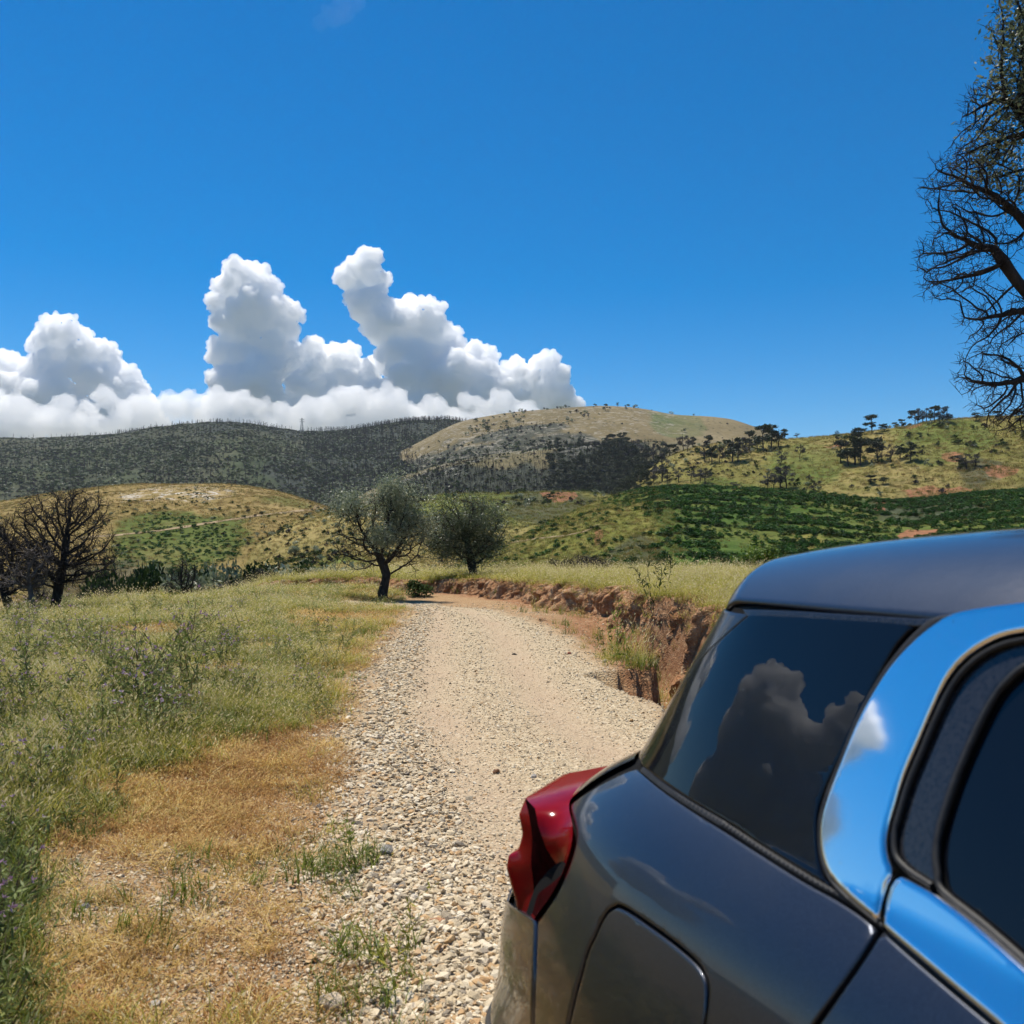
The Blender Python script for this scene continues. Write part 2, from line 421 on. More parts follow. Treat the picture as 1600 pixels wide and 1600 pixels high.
def gz(x, y): return ground_z(np.atleast_1d(np.asarray(x, float)), np.atleast_1d(np.asarray(y, float)))
def on_ground(px, py, dz=0.0):
    """where the sight line of a photograph pixel meets the near ground"""
    d1 = pix(px, py, 1.0) - np.array([0, 0, EYE])
    def hit(Y): P = np.array([0, 0, EYE]) + Y[:, None] * d1; return P[:, 2] <= ground_z(P[:, 0], P[:, 1])
    Y = np.geomspace(2.0, 60, 500); h = hit(Y)
    if not h.any(): Yh = 40.0
    else:
        k = max(1, int(h.argmax())); Y = np.linspace(Y[k - 1], Y[k], 60); h = hit(Y); Yh = Y[int(h.argmax())] if h.any() else Y[-1]
    p = pix(px, py, Yh); return np.array([p[0], p[1], gz(p[0], p[1])[0] + dz])

# ---------------------------------------------------------------- the red earth bank along the gully (overhanging, crumbling)
def make_bank():
    seg = np.hypot(*np.diff(BANK, axis=0).T); al = np.concatenate([[0], np.cumsum(seg)])
    nu, nv = 900, 34
    a = np.linspace(2.0, 50, nu); xs = np.interp(a, al, BANK[:, 0]); ys = np.interp(a, al, BANK[:, 1])
    tx = np.gradient(xs, a); ty = np.gradient(ys, a); l = np.hypot(tx, ty); tx /= l; ty /= l
    nx, ny = -ty, tx                        # towards the road
    ker = np.ones(60) / 60
    nx = np.convolve(np.pad(nx, 30, 'edge'), ker, 'same')[30:-30]; ny = np.convolve(np.pad(ny, 30, 'edge'), ker, 'same')[30:-30]
    A, W = np.meshgrid(a, np.linspace(0, 1, nv), indexing='ij')
    lip = (fbm(a * .9, 0 * a, 21, 3) - .5) * 1.1
    th = np.interp(a, [0, 10, 24, 32, 38, 60], [.7, .72, .64, .5, .30, .05])
    zt = gz(xs - nx * (-lip + .5), ys - ny * (-lip + .5)) + .03
    zb = gz(xs + nx * (lip + .75), ys + ny * (lip + .75)) - .12
    Z = zb[:, None] + (zt - zb)[:, None] * W
    big = (fbm(A * 1.1, Z * 1.6, 61, 3) - .5) * .7
    flute = np.abs(fbm(A * 4.5, Z * 1.2, 62, 3) - .5) * .85
    fine = (fbm(A * 14, Z * 12, 63, 3) - .5) * .13
    slope = .46 * (1 - W) ** 1.6 - .12 * sstep(.75, .97, W)      # talus at the foot, lip overhang at the top
    off = lip[:, None] + slope + big * (1 - .5 * W) - flute + fine + .08
    off = np.where(W > .985, off - .35, off)
    Vb = np.stack([xs[:, None] + nx[:, None] * off, ys[:, None] + ny[:, None] * off, Z + (fbm(A * 6, W * 5, 64, 2) - .5) * .06 + .02 * (W > .985)], -1).reshape(-1, 3)
    b = NB('red_earth')
    p = b.coords()
    n1 = b.noise(5, 6, .65, vec=p); n2 = b.noise(28, 4, .6, vec=p)
    st = b.noise(3, 4, .6, vec=b.scaled(p, (2, 2, .35)))
    c = b.ramp(n1, [(.25, (.09, .045, .022)), (.42, (.24, .115, .055)), (.58, (.36, .20, .105)), (.8, (.46, .33, .21))])
    c = b.mix(b.ramp(st, [(.5, 0.0), (.68, .75)]), c, (.42, .31, .20))
    v = b.voro(26, vec=p)
    b.bsdf(c, .95, .05, b.bump(b.math('ADD', n2, b.math('MULTIPLY', v, .6)), .8, .04))
    global BANK_V; BANK_V = Vb.reshape(nu, nv, 3)
    o = obj('earth_bank', mesh_np('earth_bank', Vb, grid_faces(nu, nv)[:, ::-1], b.m))
    tag(o, 'eroded red earth bank beside the gully at the track edge', None, None, 'structure')
make_bank()

# ---------------------------------------------------------------- hills
HILLS = {}
def hill_mat(name, base, speck=(.02, .025, .012), speck_amt=.5, speck_scale=.25, sc=.02, green=(.035, .085, .012), earth=(.22, .10, .055), rock=(.46, .43, .38), fine=.35, dark=(.022, .026, .02)):
    b = NB(name); p = b.coords()
    n1 = b.noise(sc, 5, .62, vec=p); n2 = b.noise(fine * 1.5, 8, .84, vec=p)
    f = b.math('ADD', b.math('MULTIPLY', n1, .5), b.math('MULTIPLY', n2, .5))
    c = b.ramp(f, [(.34, base[0]), (.48, base[1]), (.60, base[2]), (.72, tuple(v * 1.25 for v in base[2]))])
    tex = b.ramp(n2, [(.32, 0.0), (.66, 1.0)])
    g2 = b.mix(tex, tuple(v * .55 for v in green), tuple(v * 2.1 for v in green))
    g2 = b.mix(b.math('MULTIPLY', b.ramp(n1, [(.45, 0.0), (.62, 1.0)]), .5), g2, base[1])
    c = b.mix(b.math('MULTIPLY', b.attr('green'), b.ramp(n2, [(.25, .95), (.8, .55)])), c, g2)
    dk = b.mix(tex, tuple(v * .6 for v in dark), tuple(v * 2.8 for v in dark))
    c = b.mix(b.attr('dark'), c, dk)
    sp = b.voro(speck_scale, vec=p); spn = b.noise(speck_scale * .35, 2, vec=p)
    spm = b.math('MULTIPLY', b.ramp(b.math('ADD', sp, b.math('MULTIPLY', spn, .5)), [(.36, 1.0), (.5, 0.0)]), speck_amt)
    c = b.mix(spm, c, speck)
    em = b.ramp(b.math('ADD', b.attr('earth'), b.math('MULTIPLY', b.math('SUBTRACT', n2, .5), 2.4)), [(.55, 0.0), (.75, .9)])
    em = b.math('MULTIPLY', em, b.ramp(b.attr('earth'), [(.02, 0.0), (.12, 1.0)]))
    c = b.mix(em, c, b.mix(tex, tuple(v * .6 for v in earth), tuple(min(1, v * 1.6) for v in earth)))
    rk = b.ramp(b.noise(fine * .9, 5, .75, vec=b.scaled(p, (1, 1, 3)), dist=1.0), [(.52, 0.0), (.6, 1.0)])
    c = b.mix(b.math('MULTIPLY', b.attr('rock'), rk), c, rock)
    b.bsdf(c, .95, .05)
    return b.m

def blob(PX, T, cx, ct, rx, rt, soft=.5):
    d = np.sqrt(((PX - cx) / rx) ** 2 + ((T - ct) / rt) ** 2); return sstep(1 + soft, 1 - soft, d)

def hill(name, sky_pts, toe_d, ridge_d, toe_z, mat, prof=1.4, amp=3.0, nsc=.02, nu=420, nv=90, masks=None, label='', seed=0, back=.55):
    sky_pts = np.array(sky_pts, float)
    pxs = np.linspace(sky_pts[0, 0], sky_pts[-1, 0], nu)
    # smooth skyline
    py = np.interp(pxs, sky_pts[:, 0], sky_pts[:, 1]); kk = max(3, nu // 40); py = np.convolve(np.pad(py, kk, 'edge'), np.ones(2 * kk + 1) / (2 * kk + 1), 'valid')
    f = lambda d: np.interp(pxs, *np.array(d, float).T) if isinstance(d, (list, tuple)) else np.full(nu, float(d))
    td, rd, tz = f(toe_d), f(ridge_d), f(toe_z)
    elev = (860 - py) / FPX
    t = np.concatenate([np.linspace(0, 1, nv), 1 + np.linspace(.02, back, 14)])
    PX, T = np.meshgrid(pxs, t, indexing='ij')
    D = td[:, None] + (rd - td)[:, None] * T
    zr = EYE + elev * rd
    pf = np.where(T <= 1, 1 - np.clip(1 - T, 0, 1) ** prof, 1 - 1.2 * (T - 1) ** 2 * (1 + T))
    Z = tz[:, None] + (zr - tz)[:, None] * pf
    X = (PX - 800) / FPX * D
    n = (fbm(X * nsc + seed * 3.7, D * nsc, 70 + seed, 5) - .5) * 2 * amp
    Z = Z + n * np.clip(T * 2.5, 0, 1) * np.where(T > .8, 1 - .75 * sstep(.8, 1, T), 1)
    me = mesh_np(name, np.stack([X, D, Z], -1).reshape(-1, 3), grid_faces(nu, len(t))[:, ::-1], mat)
    H = dict(PX=PX, T=T, X=X, D=D, Z=Z, td=td, rd=rd, pxs=pxs, t=t, name=name)
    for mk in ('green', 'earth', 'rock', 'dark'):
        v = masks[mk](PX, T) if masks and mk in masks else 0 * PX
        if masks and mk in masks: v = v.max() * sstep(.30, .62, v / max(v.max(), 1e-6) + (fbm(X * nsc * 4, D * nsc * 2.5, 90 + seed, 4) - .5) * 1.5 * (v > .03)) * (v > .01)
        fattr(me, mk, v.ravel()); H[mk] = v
    HILLS[name] = H
    o = obj(name, me); tag(o, label, None, None, 'structure'); return H

def hill_at(H, px, t):
    """surface points of a hill at map coordinates"""
    px = np.atleast_1d(px).astype(float); t = np.atleast_1d(t).astype(float)
    i = np.clip((px - H['pxs'][0]) / (H['pxs'][-1] - H['pxs'][0]) * (len(H['pxs']) - 1), 0, len(H['pxs']) - 1.001)
    j = np.interp(t, H['t'], np.arange(len(H['t']))); j = np.clip(j, 0, len(H['t']) - 1.001)
    i0 = i.astype(int); j0 = j.astype(int); a = i - i0; c = j - j0
    r = []
    for k in ('X', 'D', 'Z'):
        G = H[k]; r.append((G[i0, j0] * (1 - a) + G[i0 + 1, j0] * a) * (1 - c) + (G[i0, j0 + 1] * (1 - a) + G[i0 + 1, j0 + 1] * a) * c)
    return np.stack(r, -1)

def hill_pix(H, px, py):
    """the hill point that shows at a photograph pixel (map lookup along one column)"""
    t = np.linspace(0, 1, 200); P = hill_at(H, np.full(200, px), t)
    e = 860 - (P[:, 2] - EYE) / P[:, 1] * FPX
    k = int(np.argmin(np.abs(e - py))); return P[k]

H5 = hill('burnt_ridge', [(-900, 720), (-500, 704), (-200, 692), (0, 686), (80, 683), (160, 681), (230, 674), (300, 664), (340, 661), (400, 664), (450, 673), (500, 676), (560, 671), (620, 661), (680, 657), (720, 659), (800, 672), (900, 705)],
          560, 1300, -12, hill_mat('burnt_scrub_ground', [(.032, .038, .026), (.052, .058, .034), (.088, .088, .05)], (.014, .018, .016), .8, .16, .006, fine=.05),
          1.25, 16, .006, 500, 110, {'dark': lambda P, T: np.clip(blob(P, T, 620, .75, 130, .5) + blob(P, T, 400, 1.0, 160, .22) * .8 + blob(P, T, 520, .3, 120, .3), 0, 1),
                                    'green': lambda P, T: .18 * blob(P, T, 430, .45, 90, .3) + .12 * blob(P, T, 120, .3, 160, .3)},
          'dark burnt scrub ridge on the skyline under the clouds', 1)
H4 = hill('rocky_summit', [(430, 800), (500, 765), (560, 736), (619, 708), (660, 686), (711, 658), (760, 649), (800, 643), (860, 637), (940, 633), (1000, 635), (1060, 646), (1120, 649), (1160, 656), (1190, 669), (1250, 690), (1400, 720)],
          600, 1000, -10, hill_mat('pale_rocky_grass', [(.095, .078, .036), (.155, .122, .058), (.215, .172, .092)], (.032, .036, .02), .75, .16, .008, green=(.035, .075, .018), rock=(.33, .30, .24), fine=.10),
          1.2, 9, .008, 420, 100, {'rock': lambda P, T: .6 * blob(P, T, 800, .85, 260, .45), 'green': lambda P, T: .8 * blob(P, T, 1060, .82, 45, .17),
                                  'dark': lambda P, T: .9 * np.clip(blob(P, T, 600, .45, 130, .32) + blob(P, T, 830, .5, 150, .12) + blob(P, T, 810, .72, 70, .06), 0, 1)},
          'pale rocky summit with dry grass and scattered stones', 2)
H3b = hill('wooded_spur', [(520, 800), (560, 776), (620, 747), (700, 723), (780, 707), (860, 698), (960, 693), (1060, 690), (1150, 692), (1230, 705), (1320, 750)],
           400, 640, -8, hill_mat('spur_ground', [(.06, .058, .03), (.115, .10, .052), (.18, .152, .085)], (.02, .024, .016), .6, .16, .012, fine=.1),
           1.3, 6, .012, 320, 80, {'dark': lambda P, T: .95 * np.clip(blob(P, T, 930, .45, 120, .5) + blob(P, T, 690, .38, 120, .42), 0, 1),
                                  'rock': lambda P, T: .5 * blob(P, T, 800, .95, 160, .25), 'green': lambda P, T: .6 * blob(P, T, 900, .95, 70, .1)},
           'low spur with dark burnt trees below the rocky summit', 3)
H3 = hill('pine_ridge', [(930, 810), (975, 768), (1000, 742), (1040, 712), (1100, 694), (1190, 690), (1240, 684), (1300, 679), (1360, 675), (1420, 667), (1480, 657), (1540, 652), (1600, 650), (1800, 640), (2300, 610)],
          [(930, 200), (2300, 180)], [(930, 430), (1200, 380), (1600, 300), (2300, 260)], -6, hill_mat('grassy_ridge_ground', [(.10, .10, .025), (.17, .155, .045), (.27, .21, .085)], (.03, .04, .015), .35, .3, .02, green=(.05, .085, .016), fine=.15),
          1.25, 4.5, .022, 420, 100, {'green': lambda P, T: np.clip(.8 * blob(P, T, 1260, .62, 60, .2) + .6 * blob(P, T, 1150, .4, 60, .1) + .7 * blob(P, T, 1480, .75, 80, .18), 0, 1),
                                      'earth': lambda P, T: np.clip(.8 * blob(P, T, 1470, .38, 50, .045) + .7 * blob(P, T, 1495, .62, 22, .05) + .6 * blob(P, T, 1565, .5, 30, .05) + .7 * blob(P, T, 1432, .92, 14, .06) + .6 * blob(P, T, 1300, .75, 22, .05) + .6 * blob(P, T, 1385, .3, 30, .04), 0, 1),
                                      'dark': lambda P, T: .7 * np.clip(blob(P, T, 1530, .5, 40, .1) + blob(P, T, 1450, .12, 160, .12), 0, 1)},
          'grassy ridge with scattered pines and red earth scars', 4)
H2b = hill('far_meadow', [(500, 800), (560, 792), (620, 782), (680, 773), (760, 771), (830, 771), (900, 769), (960, 776), (1040, 800)],
           150, 320, -7, hill_mat('meadow_ground', [(.10, .11, .025), (.17, .16, .045), (.25, .2, .075)], (.02, .028, .012), .55, .35, .03, green=(.055, .088, .016), fine=.2),
           1.3, 2.5, .03, 240, 60, {'green': lambda P, T: .7 * blob(P, T, 700, .8, 120, .3), 'dark': lambda P, T: .7 * blob(P, T, 860, .7, 70, .25),
                                    'earth': lambda P, T: .95 * blob(P, T, 872, .84, 32, .07)},
           'strip of green meadow below the wooded spur', 5)
H1 = hill('dry_grass_hill', [(-900, 820), (-500, 806), (-200, 796), (0, 786), (60, 774), (130, 765), (200, 759), (280, 758), (360, 761), (420, 766), (470, 778), (510, 791), (560, 810), (640, 840)],
          110, [(-900, 300), (640, 250)], -7, hill_mat('dry_hill_ground', [(.13, .105, .035), (.22, .165, .06), (.30, .22, .10)], (.04, .045, .018), .4, .5, .03, green=(.034, .066, .012), rock=(.5, .47, .42), fine=.25),
          1.5, 2.2, .03, 420, 90, {'green': lambda P, T: np.clip(1.0 * blob(P, T, 285, .27, 105, .16) + .5 * blob(P, T, 440, .62, 60, .14), 0, 1),
                                   'rock': lambda P, T: .9 * blob(P, T, 270, .66, 85, .14),
                                   'dark': lambda P, T: .7 * blob(P, T, 250, .05, 260, .10)},
          'rounded dry grass hill with a pale footpath across it', 6)
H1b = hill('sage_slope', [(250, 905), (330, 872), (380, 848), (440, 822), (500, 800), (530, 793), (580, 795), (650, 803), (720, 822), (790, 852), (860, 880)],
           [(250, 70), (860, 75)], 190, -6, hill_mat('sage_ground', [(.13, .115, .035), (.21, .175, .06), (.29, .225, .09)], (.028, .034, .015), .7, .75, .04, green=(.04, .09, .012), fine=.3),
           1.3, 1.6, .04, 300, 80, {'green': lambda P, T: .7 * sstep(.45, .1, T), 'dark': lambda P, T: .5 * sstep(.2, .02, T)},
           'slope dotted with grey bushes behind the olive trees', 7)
H2 = hill('terraced_slope', [(680, 890), (740, 872), (790, 852), (830, 829), (900, 796), (960, 773), (1030, 759), (1100, 761), (1200, 766), (1300, 771), (1400, 785), (1500, 773), (1600, 766), (2000, 750), (2300, 745)],
          [(680, 62), (2300, 60)], [(680, 120), (1000, 170), (2300, 160)], -5.5, hill_mat('terraced_ground', [(.075, .09, .018), (.15, .15, .035), (.24, .20, .07)], (.022, .032, .012), .65, .9, .04, green=(.020, .056, .010), fine=.35),
          1.25, 1.4, .04, 460, 120, {'green': lambda P, T: np.clip(sstep(980, 1060, P + 90 * (T - .5)) + .35 * blob(P, T, 1000, .95, 60, .15), 0, 1) * (1 - .75 * blob(P, T, 1270, .3, 40, .2)),
                                     'earth': lambda P, T: np.clip(blob(P, T, 935, .47, 7, .05) + .8 * blob(P, T, 1440, .45, 40, .18) * .8 + .6 * blob(P, T, 1378, .9, 10, .2), 0, 1),
                                     'dark': lambda P, T: .75 * np.clip(blob(P, T, 985, .3, 50, .1) + blob(P, T, 1450, .8, 90, .25) + blob(P, T, 930, .05, 90, .08), 0, 1)},
          'green terraced slope rising behind the red earth bank', 8)

def track_on(H, pts, width, name, label, mat):
    """a worn path laid on a hill"""
    pts = np.array(pts, float); L = np.linspace(0, 1, 160); s = np.linspace(0, 1, len(pts))
    px = np.interp(L, s, pts[:, 0]); py = np.interp(L, s, pts[:, 1])
    C = np.array([hill_pix(H, a, c) for a, c in zip(px, py)])
    ker = np.ones(9) / 9
    for k in range(3): C[:, k] = np.convolve(np.pad(C[:, k], 4, 'edge'), ker, 'valid')
    d = np.gradient(C, axis=0); n = np.stack([-d[:, 1], d[:, 0]], -1); n /= np.linalg.norm(n, axis=1)[:, None] + 1e-9
    wv = width * (.8 + .4 * vnoise(L * 30, L * 0, 3))
    A = C.copy(); Bq = C.copy(); A[:, :2] += n * wv[:, None] / 2; Bq[:, :2] -= n * wv[:, None] / 2
    def hz(P):
        px_ = 800 + FPX * P[:, 0] / P[:, 1]; return hill_at(H, px_, (P[:, 1] - np.interp(px_, H['pxs'], H['td'])) / (np.interp(px_, H['pxs'], H['rd']) - np.interp(px_, H['pxs'], H['td'])))[:, 2]
    A[:, 2] = hz(A) + .07; Bq[:, 2] = hz(Bq) + .07; C[:, 2] = hz(C)
    Vt = np.stack([A, C + np.array([0, 0, .08]), Bq], 1).reshape(-1, 3)
    f = grid_faces(160, 3)
    n0 = np.cross(Vt[f[0][1]] - Vt[f[0][0]], Vt[f[0][2]] - Vt[f[0][0]])
    if n0[2] < 0: f = f[:, ::-1]
    o = obj(name, mesh_np(name, Vt, f, mat)); tag(o, label, None, None, 'structure'); return o
b = NB('pale_path'); nn = b.noise(1.5, 4); b.bsdf(b.ramp(nn, [(.3, (.22, .165, .095)), (.7, (.36, .28, .17))]), .95, .05)
track_on(H1, [(120, 840), (190, 836), (260, 828), (330, 817), (400, 806), (455, 800), (500, 795)], 1.1, 'footpath', 'pale footpath crossing the dry grass hill', b.m)
track_on(H2, [(775, 853), (800, 848), (840, 842), (880, 838), (915, 831), (935, 820)], .55, 'footpath', 'thin footpath ending at a bare patch on the terraced slope', b.m)

# ================================================================ the car (built in its own frame: s rearwards, t inwards from its near side, z up)
TH = R(17); SA, CA = math.sin(TH), math.cos(TH)
def nat(xs, ys, x):
    """natural cubic spline"""
    xs = np.array(xs, float); ys = np.array(ys, float); n = len(xs); h = np.diff(xs)
    A = np.eye(n); bb = np.zeros(n)
    for i in range(1, n - 1):
        A[i, i - 1] = h[i - 1]; A[i, i] = 2 * (h[i - 1] + h[i]); A[i, i + 1] = h[i]
        bb[i] = 6 * ((ys[i + 1] - ys[i]) / h[i] - (ys[i] - ys[i - 1]) / h[i - 1])
    M = np.linalg.solve(A, bb)
    x = np.asarray(x, float); i = np.clip(np.searchsorted(xs, x) - 1, 0, n - 2)
    a = (xs[i + 1] - x) / h[i]; c = (x - xs[i]) / h[i]
    return a * ys[i] + c * ys[i + 1] + ((a ** 3 - a) * M[i] + (c ** 3 - c) * M[i + 1]) * h[i] ** 2 / 6
ZL = [.15, .28, .45, .62, .76, .90, 1.0, 1.06, 1.10, 1.14, 1.18, 1.25, 1.33, 1.40, 1.47]
TS = [.72, .66, .680, .675, .682, .710, .751, .794, .824, .842, .857, .883, .913, .939, .965]
SR = [2.54, 2.62, 2.62, 2.57, 2.47, 2.35, 2.24, 2.15, 2.08, 2.045, 2.015, 1.965, 1.905, 1.85, 1.80]
HB = [.088, .088, .085, .078, .066, .053, .043, .027, .014, .014, .014, .014, .014, .014, .014]
SC, SCF, TC, QL = 1.45, -1.15, 1.58, 1.2
SF_Z = [.15, .45, .70, .85, .95, 1.05, 1.5]; SF_S = [-1.80, -1.90, -1.88, -1.80, -1.70, -1.5, -1.4]

ZK = 1.088                                                          # waist: the glass above leans in as one plane
def side_t0(z):
    return np.where(z < ZK, nat(ZL, TS, np.minimum(z, ZK)), nat(ZL, TS, ZK) + .385 * (z - ZK))
def side_hb(z): return nat(ZL, HB, np.minimum(z, 1.06)) * np.where(z < 1.06, 1, 1) * (1 - .48 * sstep(1.06, ZK, np.minimum(z, ZK)))
def side_st(q, z):
    q = np.asarray(q, float); z = np.asarray(z, float)
    t0 = side_t0(z); sr = nat(ZL, SR, z); sf = np.interp(z, SF_Z, SF_S)
    kk = np.clip((1.10 - z) / .5, 0, 1)
    def bez(w, a, b_, c, d): return (1 - w) ** 3 * a + 3 * (1 - w) ** 2 * w * b_ + 3 * (1 - w) * w * w * c + w ** 3 * d
    w1 = np.clip((q - SC) / QL, 0, 1); k, m = .8 + .1 * kk, .10 - .04 * kk
    w2 = np.clip((SCF - q) / QL, 0, 1)
    s = np.where(q > SC, bez(w1, SC, SC + k * (sr - SC), sr, sr), np.where(q < SCF, bez(w2, SCF, SCF + .85 * (sf - SCF), sf, sf), q))
    t = np.where(q > SC, bez(w1, t0, t0, t0 + m * (TC - t0), TC), np.where(q < SCF, bez(w2, t0, t0, t0 + .15 * (TC - t0), TC), t0))
    t = t + .012 * np.clip((1.0 - s) / 2, -1, 1) ** 2
    hs_ = np.clip((s - .7) / 1.2, 0, 1); t = t - side_hb(z) * hs_ * hs_ * (3 - 2 * hs_) * np.clip((TC - t) / .5, 0, 1)
    return s, t
def st2w(s, t, z):
    return np.stack([-s * SA + t * CA, s * CA + t * SA, z + 0 * s], -1)
def side(q, z, mir=False):
    s, t = side_st(q, z)
    if mir: t = 2 * TC - t
    return st2w(s, t, z)
def side_n(q, z, mir=False):
    e = 1e-3
    n = np.cross(side(q + e, z, mir) - side(q - e, z, mir), side(q, np.asarray(z) + e, mir) - side(q, np.asarray(z) - e, mir))
    n /= np.linalg.norm(n, axis=-1)[..., None] + 1e-12
    return n if mir else -n
_pt = np.array([.8, .8]);
if np.dot(side_n(np.array([.8]), np.array([.8]))[0], [-CA, -SA, 0]) < 0:
    _sgn = -1
else: _sgn = 1
def sn(q, z, mir=False): return _sgn * side_n(q, z, mir)
def proj(P):
    d = P - np.array([0, 0, EYE]); f = d[..., 1] * math.cos(PITCH) + d[..., 2] * math.sin(PITCH); u = -d[..., 1] * math.sin(PITCH) + d[..., 2] * math.cos(PITCH)
    return np.stack([800 + FPX * d[..., 0] / f, 800 - FPX * u / f], -1)
_gq, _gz = np.meshgrid(np.linspace(-.3, 1.87, 260), np.linspace(.2, 1.47, 150), indexing='ij')
_gp = proj(side(_gq.ravel(), _gz.ravel()))
_ok = side(_gq.ravel(), _gz.ravel())[:, 1] > .25
def px2qz(pts):
    pts = np.array(pts, float); qz = np.zeros_like(pts)
    for i, p in enumerate(pts):
        d = ((_gp - p) ** 2).sum(1); d[~_ok] = 1e18; k = int(d.argmin()); qz[i] = (_gq.ravel()[k], _gz.ravel()[k])
    for _ in range(8):
        e = 1e-4
        f = proj(side(qz[:, 0], qz[:, 1])) - pts
        J1 = (proj(side(qz[:, 0] + e, qz[:, 1])) - proj(side(qz[:, 0] - e, qz[:, 1]))) / (2 * e)
        J2 = (proj(side(qz[:, 0], qz[:, 1] + e)) - proj(side(qz[:, 0], qz[:, 1] - e))) / (2 * e)
        det = J1[:, 0] * J2[:, 1] - J1[:, 1] * J2[:, 0]; det = np.where(np.abs(det) < 2e4, np.sign(det + 1e-9) * 2e4, det)
        dq = (f[:, 0] * J2[:, 1] - f[:, 1] * J2[:, 0]) / det; dz = (J1[:, 0] * f[:, 1] - J1[:, 1] * f[:, 0]) / det
        qz[:, 0] -= np.clip(dq, -.03, .03); qz[:, 1] -= np.clip(dz, -.03, .03)
    return qz

def smooth_poly(pts, n=10, closed=False):
    """Catmull-Rom through the points; a point given twice is a corner"""
    runs = []; cur = [pts[0]]
    for p in pts[1:]:
        if tuple(p) == tuple(cur[-1]): runs.append(cur); cur = [p]
        else: cur.append(p)
    runs.append(cur); out = []
    for r in runs:
        r = np.array(r, float)
        if len(r) < 2: continue
        e = np.vstack([2 * r[0] - r[1], r, 2 * r[-1] - r[-2]])
        for i in range(1, len(e) - 2):
            t = np.linspace(0, 1, n, endpoint=False)[:, None]
            a, b_, c, d = e[i - 1], e[i], e[i + 1], e[i + 2]
            out.append(.5 * ((2 * b_) + (-a + c) * t + (2 * a - 5 * b_ + 4 * c - d) * t ** 2 + (-a + 3 * b_ - 3 * c + d) * t ** 3))
        out.append(r[-1:])
    return np.vstack(out)

def resample(P, step, closed=True):
    P = np.vstack([P, P[:1]]) if closed else P
    keep = np.concatenate([[True], np.linalg.norm(np.diff(P, axis=0), axis=1) > 1e-6]); P = P[keep]
    L = np.concatenate([[0], np.cumsum(np.linalg.norm(np.diff(P, axis=0), axis=1))])
    n = max(8, int(L[-1] / step)); u = np.linspace(0, L[-1], n + 1)
    Q = np.stack([np.interp(u, L, P[:, 0]), np.interp(u, L, P[:, 1])], -1)
    return Q[:-1] if closed else Q

def inside(poly, pts):
    x, y = pts[:, 0], pts[:, 1]; r = np.zeros(len(pts), bool); n = len(poly); j = n - 1
    for i in range(n):
        xi, yi = poly[i]; xj, yj = poly[j]
        c = ((yi > y) != (yj > y)) & (x < (xj - xi) * (y - yi) / (yj - yi + 1e-15) + xi); r ^= c; j = i
    return r
def dist_poly(poly, pts):
    d = np.full(len(pts), 1e9)
    for i in range(len(poly)):
        a = poly[i]; v = poly[(i + 1) % len(poly)] - a
        t = np.clip(((pts - a) @ v) / (v @ v + 1e-15), 0, 1); d = np.minimum(d, np.linalg.norm(pts - a - t[:, None] * v, axis=1))
    return d

CAR = empty('car', (0.9, .6, 0), 0, 'dark grey metallic hatchback parked on the gravel with silver window trim', 'car')
def cpart(name, me, parent=None):
    o = bpy.data.objects.new(name, me); COL.objects.link(o)
    p = parent or CAR; o.parent = p
    q = p
    tot = Vector((0, 0, 0))
    while q is not None: tot += q.location; q = q.parent
    o.location = -tot
    return o

